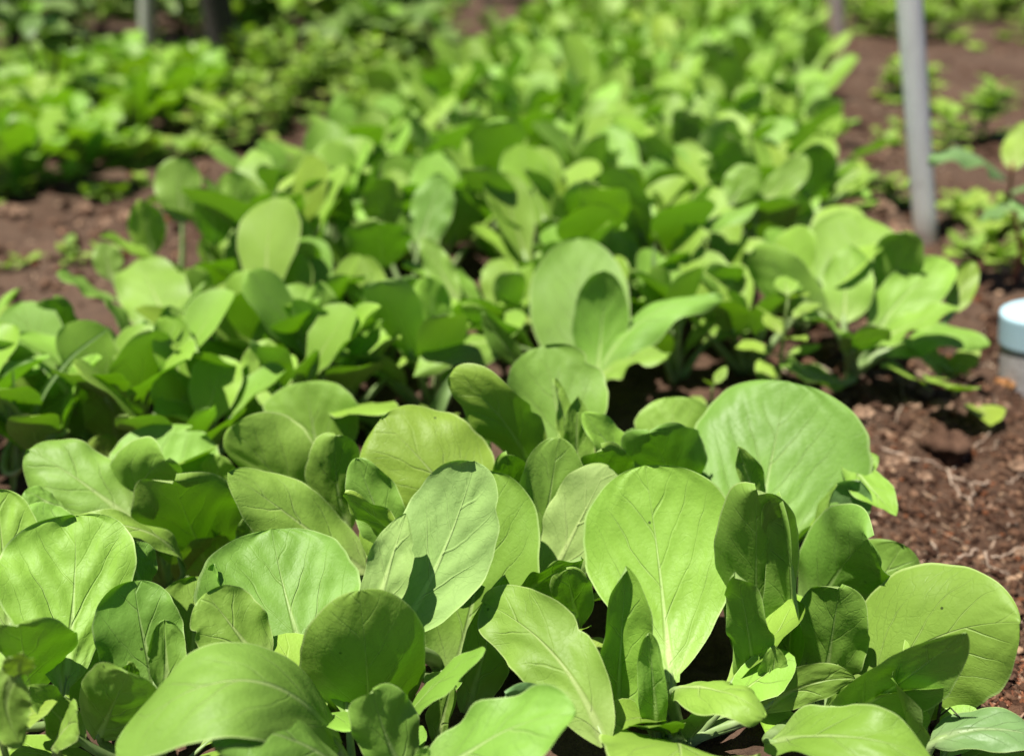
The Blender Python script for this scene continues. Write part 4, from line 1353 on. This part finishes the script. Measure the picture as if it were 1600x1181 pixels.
scatter(8200, reg_right, .0009, .0062)
scatter(1500, reg_far_right, .003, .016)
scatter(900, reg_left, .003, .016)
scatter(900, reg_right, .0010, .0022, lambda: nrg.uniform(3, 8), [(.30, .20, .14), (.20, .10, .06), (.36, .27, .20)])
scatter(60, reg_right, .0013, .0026, lambda: nrg.uniform(4, 10), [(.34, .25, .17), (.22, .13, .08), (.42, .33, .24)])
scatter(260, reg_far_right, .003, .007, lambda: nrg.uniform(2, 6), [(.34, .25, .17), (.22, .14, .09), (.40, .33, .25)])
scatter(160, reg_left, .003, .007, lambda: nrg.uniform(2, 5), [(.34, .25, .17), (.22, .14, .09)])
o = mesh_obj('soil_crumbs', np.vstack(VS), FS, CRUMB, col=np.vstack(CS), smooth=False)
tag(o, 'loose brown soil crumbs and chips over the bare ground', kind='stuff')
# reddish fibre mulch in the lower right corner
VS, FS, CS = [], [], []; nv = 0


def reg_mulch():
    p = ground_at(1380 + 260 * nrg.rand(), 1010 + 180 * nrg.rand()); return p[:2]


scatter(1900, reg_mulch, .0009, .0026, lambda: nrg.uniform(2, 5), [(.22, .085, .045), (.30, .13, .07), (.15, .06, .035), (.40, .25, .17)])
o = mesh_obj('red_mulch', np.vstack(VS), FS, CRUMB, col=np.vstack(CS), smooth=False)
tag(o, 'reddish fibrous mulch in the lower right corner', kind='stuff')


def root(lines, label, rad=.0013):
    first = None
    org = ground_at(*lines[0][0])
    t = None
    Vv, Ff = [], []; k = 0
    r = random.Random(len(label))
    for ln in lines:
        pts = np.array([ground_at(*q) for q in ln])
        s = np.linspace(0, 1, 18)
        C = np.array([np.interp(s, np.linspace(0, 1, len(pts)), pts[:, d]) for d in range(3)]).T
        C[1:-1, :2] += np.array([[r.uniform(-.0015, .0015), r.uniform(-.0025, .0025)] for _ in range(16)])
        C[:, 2] = gz(C[:, 0], C[:, 1]) + .0035 + .002 * np.sin(s * 9)
        v, f = tube(C, np.linspace(rad, rad * .5, 18), 6)
        Vv.append(v - org); Ff += [tuple(a + k for a in ff) for ff in f]; k += len(v)
    o = mesh_obj('root', np.vstack(Vv), Ff, ROOT, loc=tuple(org))
    tag(o, label, 'root')


root([[(1372, 714), (1420, 726), (1478, 726), (1520, 708), (1545, 692)], [(1480, 728), (1490, 755), (1520, 790)], [(1486, 738), (1515, 748), (1524, 765), (1515, 782)]], 'long forked pale root lying below the large reddish clod')
root([[(1500, 858), (1535, 845), (1570, 850), (1610, 838)], [(1540, 850), (1548, 868), (1580, 888)]], 'branching pale root at the right edge of the soil')
root([[(1520, 756), (1560, 752), (1605, 742)]], 'thin straight root running to the right edge')
root([[(1455, 845), (1480, 865)], ], 'short thin root on the soil right of the front leaves', .0009)
root([[(1400, 620), (1408, 650), (1398, 672)]], 'thin root hanging down the soil mound', .0009)
root([[(1580, 780), (1585, 795), (1592, 805)], [(1585, 790), (1578, 812)]], 'small forked root chip near the right edge', .0009)
root([[(1528, 710), (1560, 705)], ], 'fine pale root beside the large reddish clod', .0008)
# black dry twig at lower right
tw = thing('dry_twig', 'thin black dry twig standing by the lower right leaf', 'twig', tuple(ground_at(1462, 1150)))
org = np.array(tw.location)
path = np.array([P(1462, 1160, .47), P(1466, 1120, .47), P(1472, 1085, .47), P(1468, 1060, .468)])
s_ = np.linspace(0, 1, 10)
path = np.array([np.interp(s_, np.linspace(0, 1, 4), path[:, d]) for d in range(3)]).T
v, f = tube(path, np.linspace(.0013, .0007, 10), 6)
mesh_obj('twig', v - org, f, BARK, tw)
path = np.array([P(1466, 1120, .47), P(1485, 1105, .465), P(1500, 1120, .46), P(1485, 1145, .46)])
path = np.array([np.interp(s_, np.linspace(0, 1, 4), path[:, d]) for d in range(3)]).T
v, f = tube(path, np.linspace(.0006, .0004, 10), 5)
mesh_obj('tendril', v - org, f, BARK, tw)
print('objects', len(bpy.data.objects))
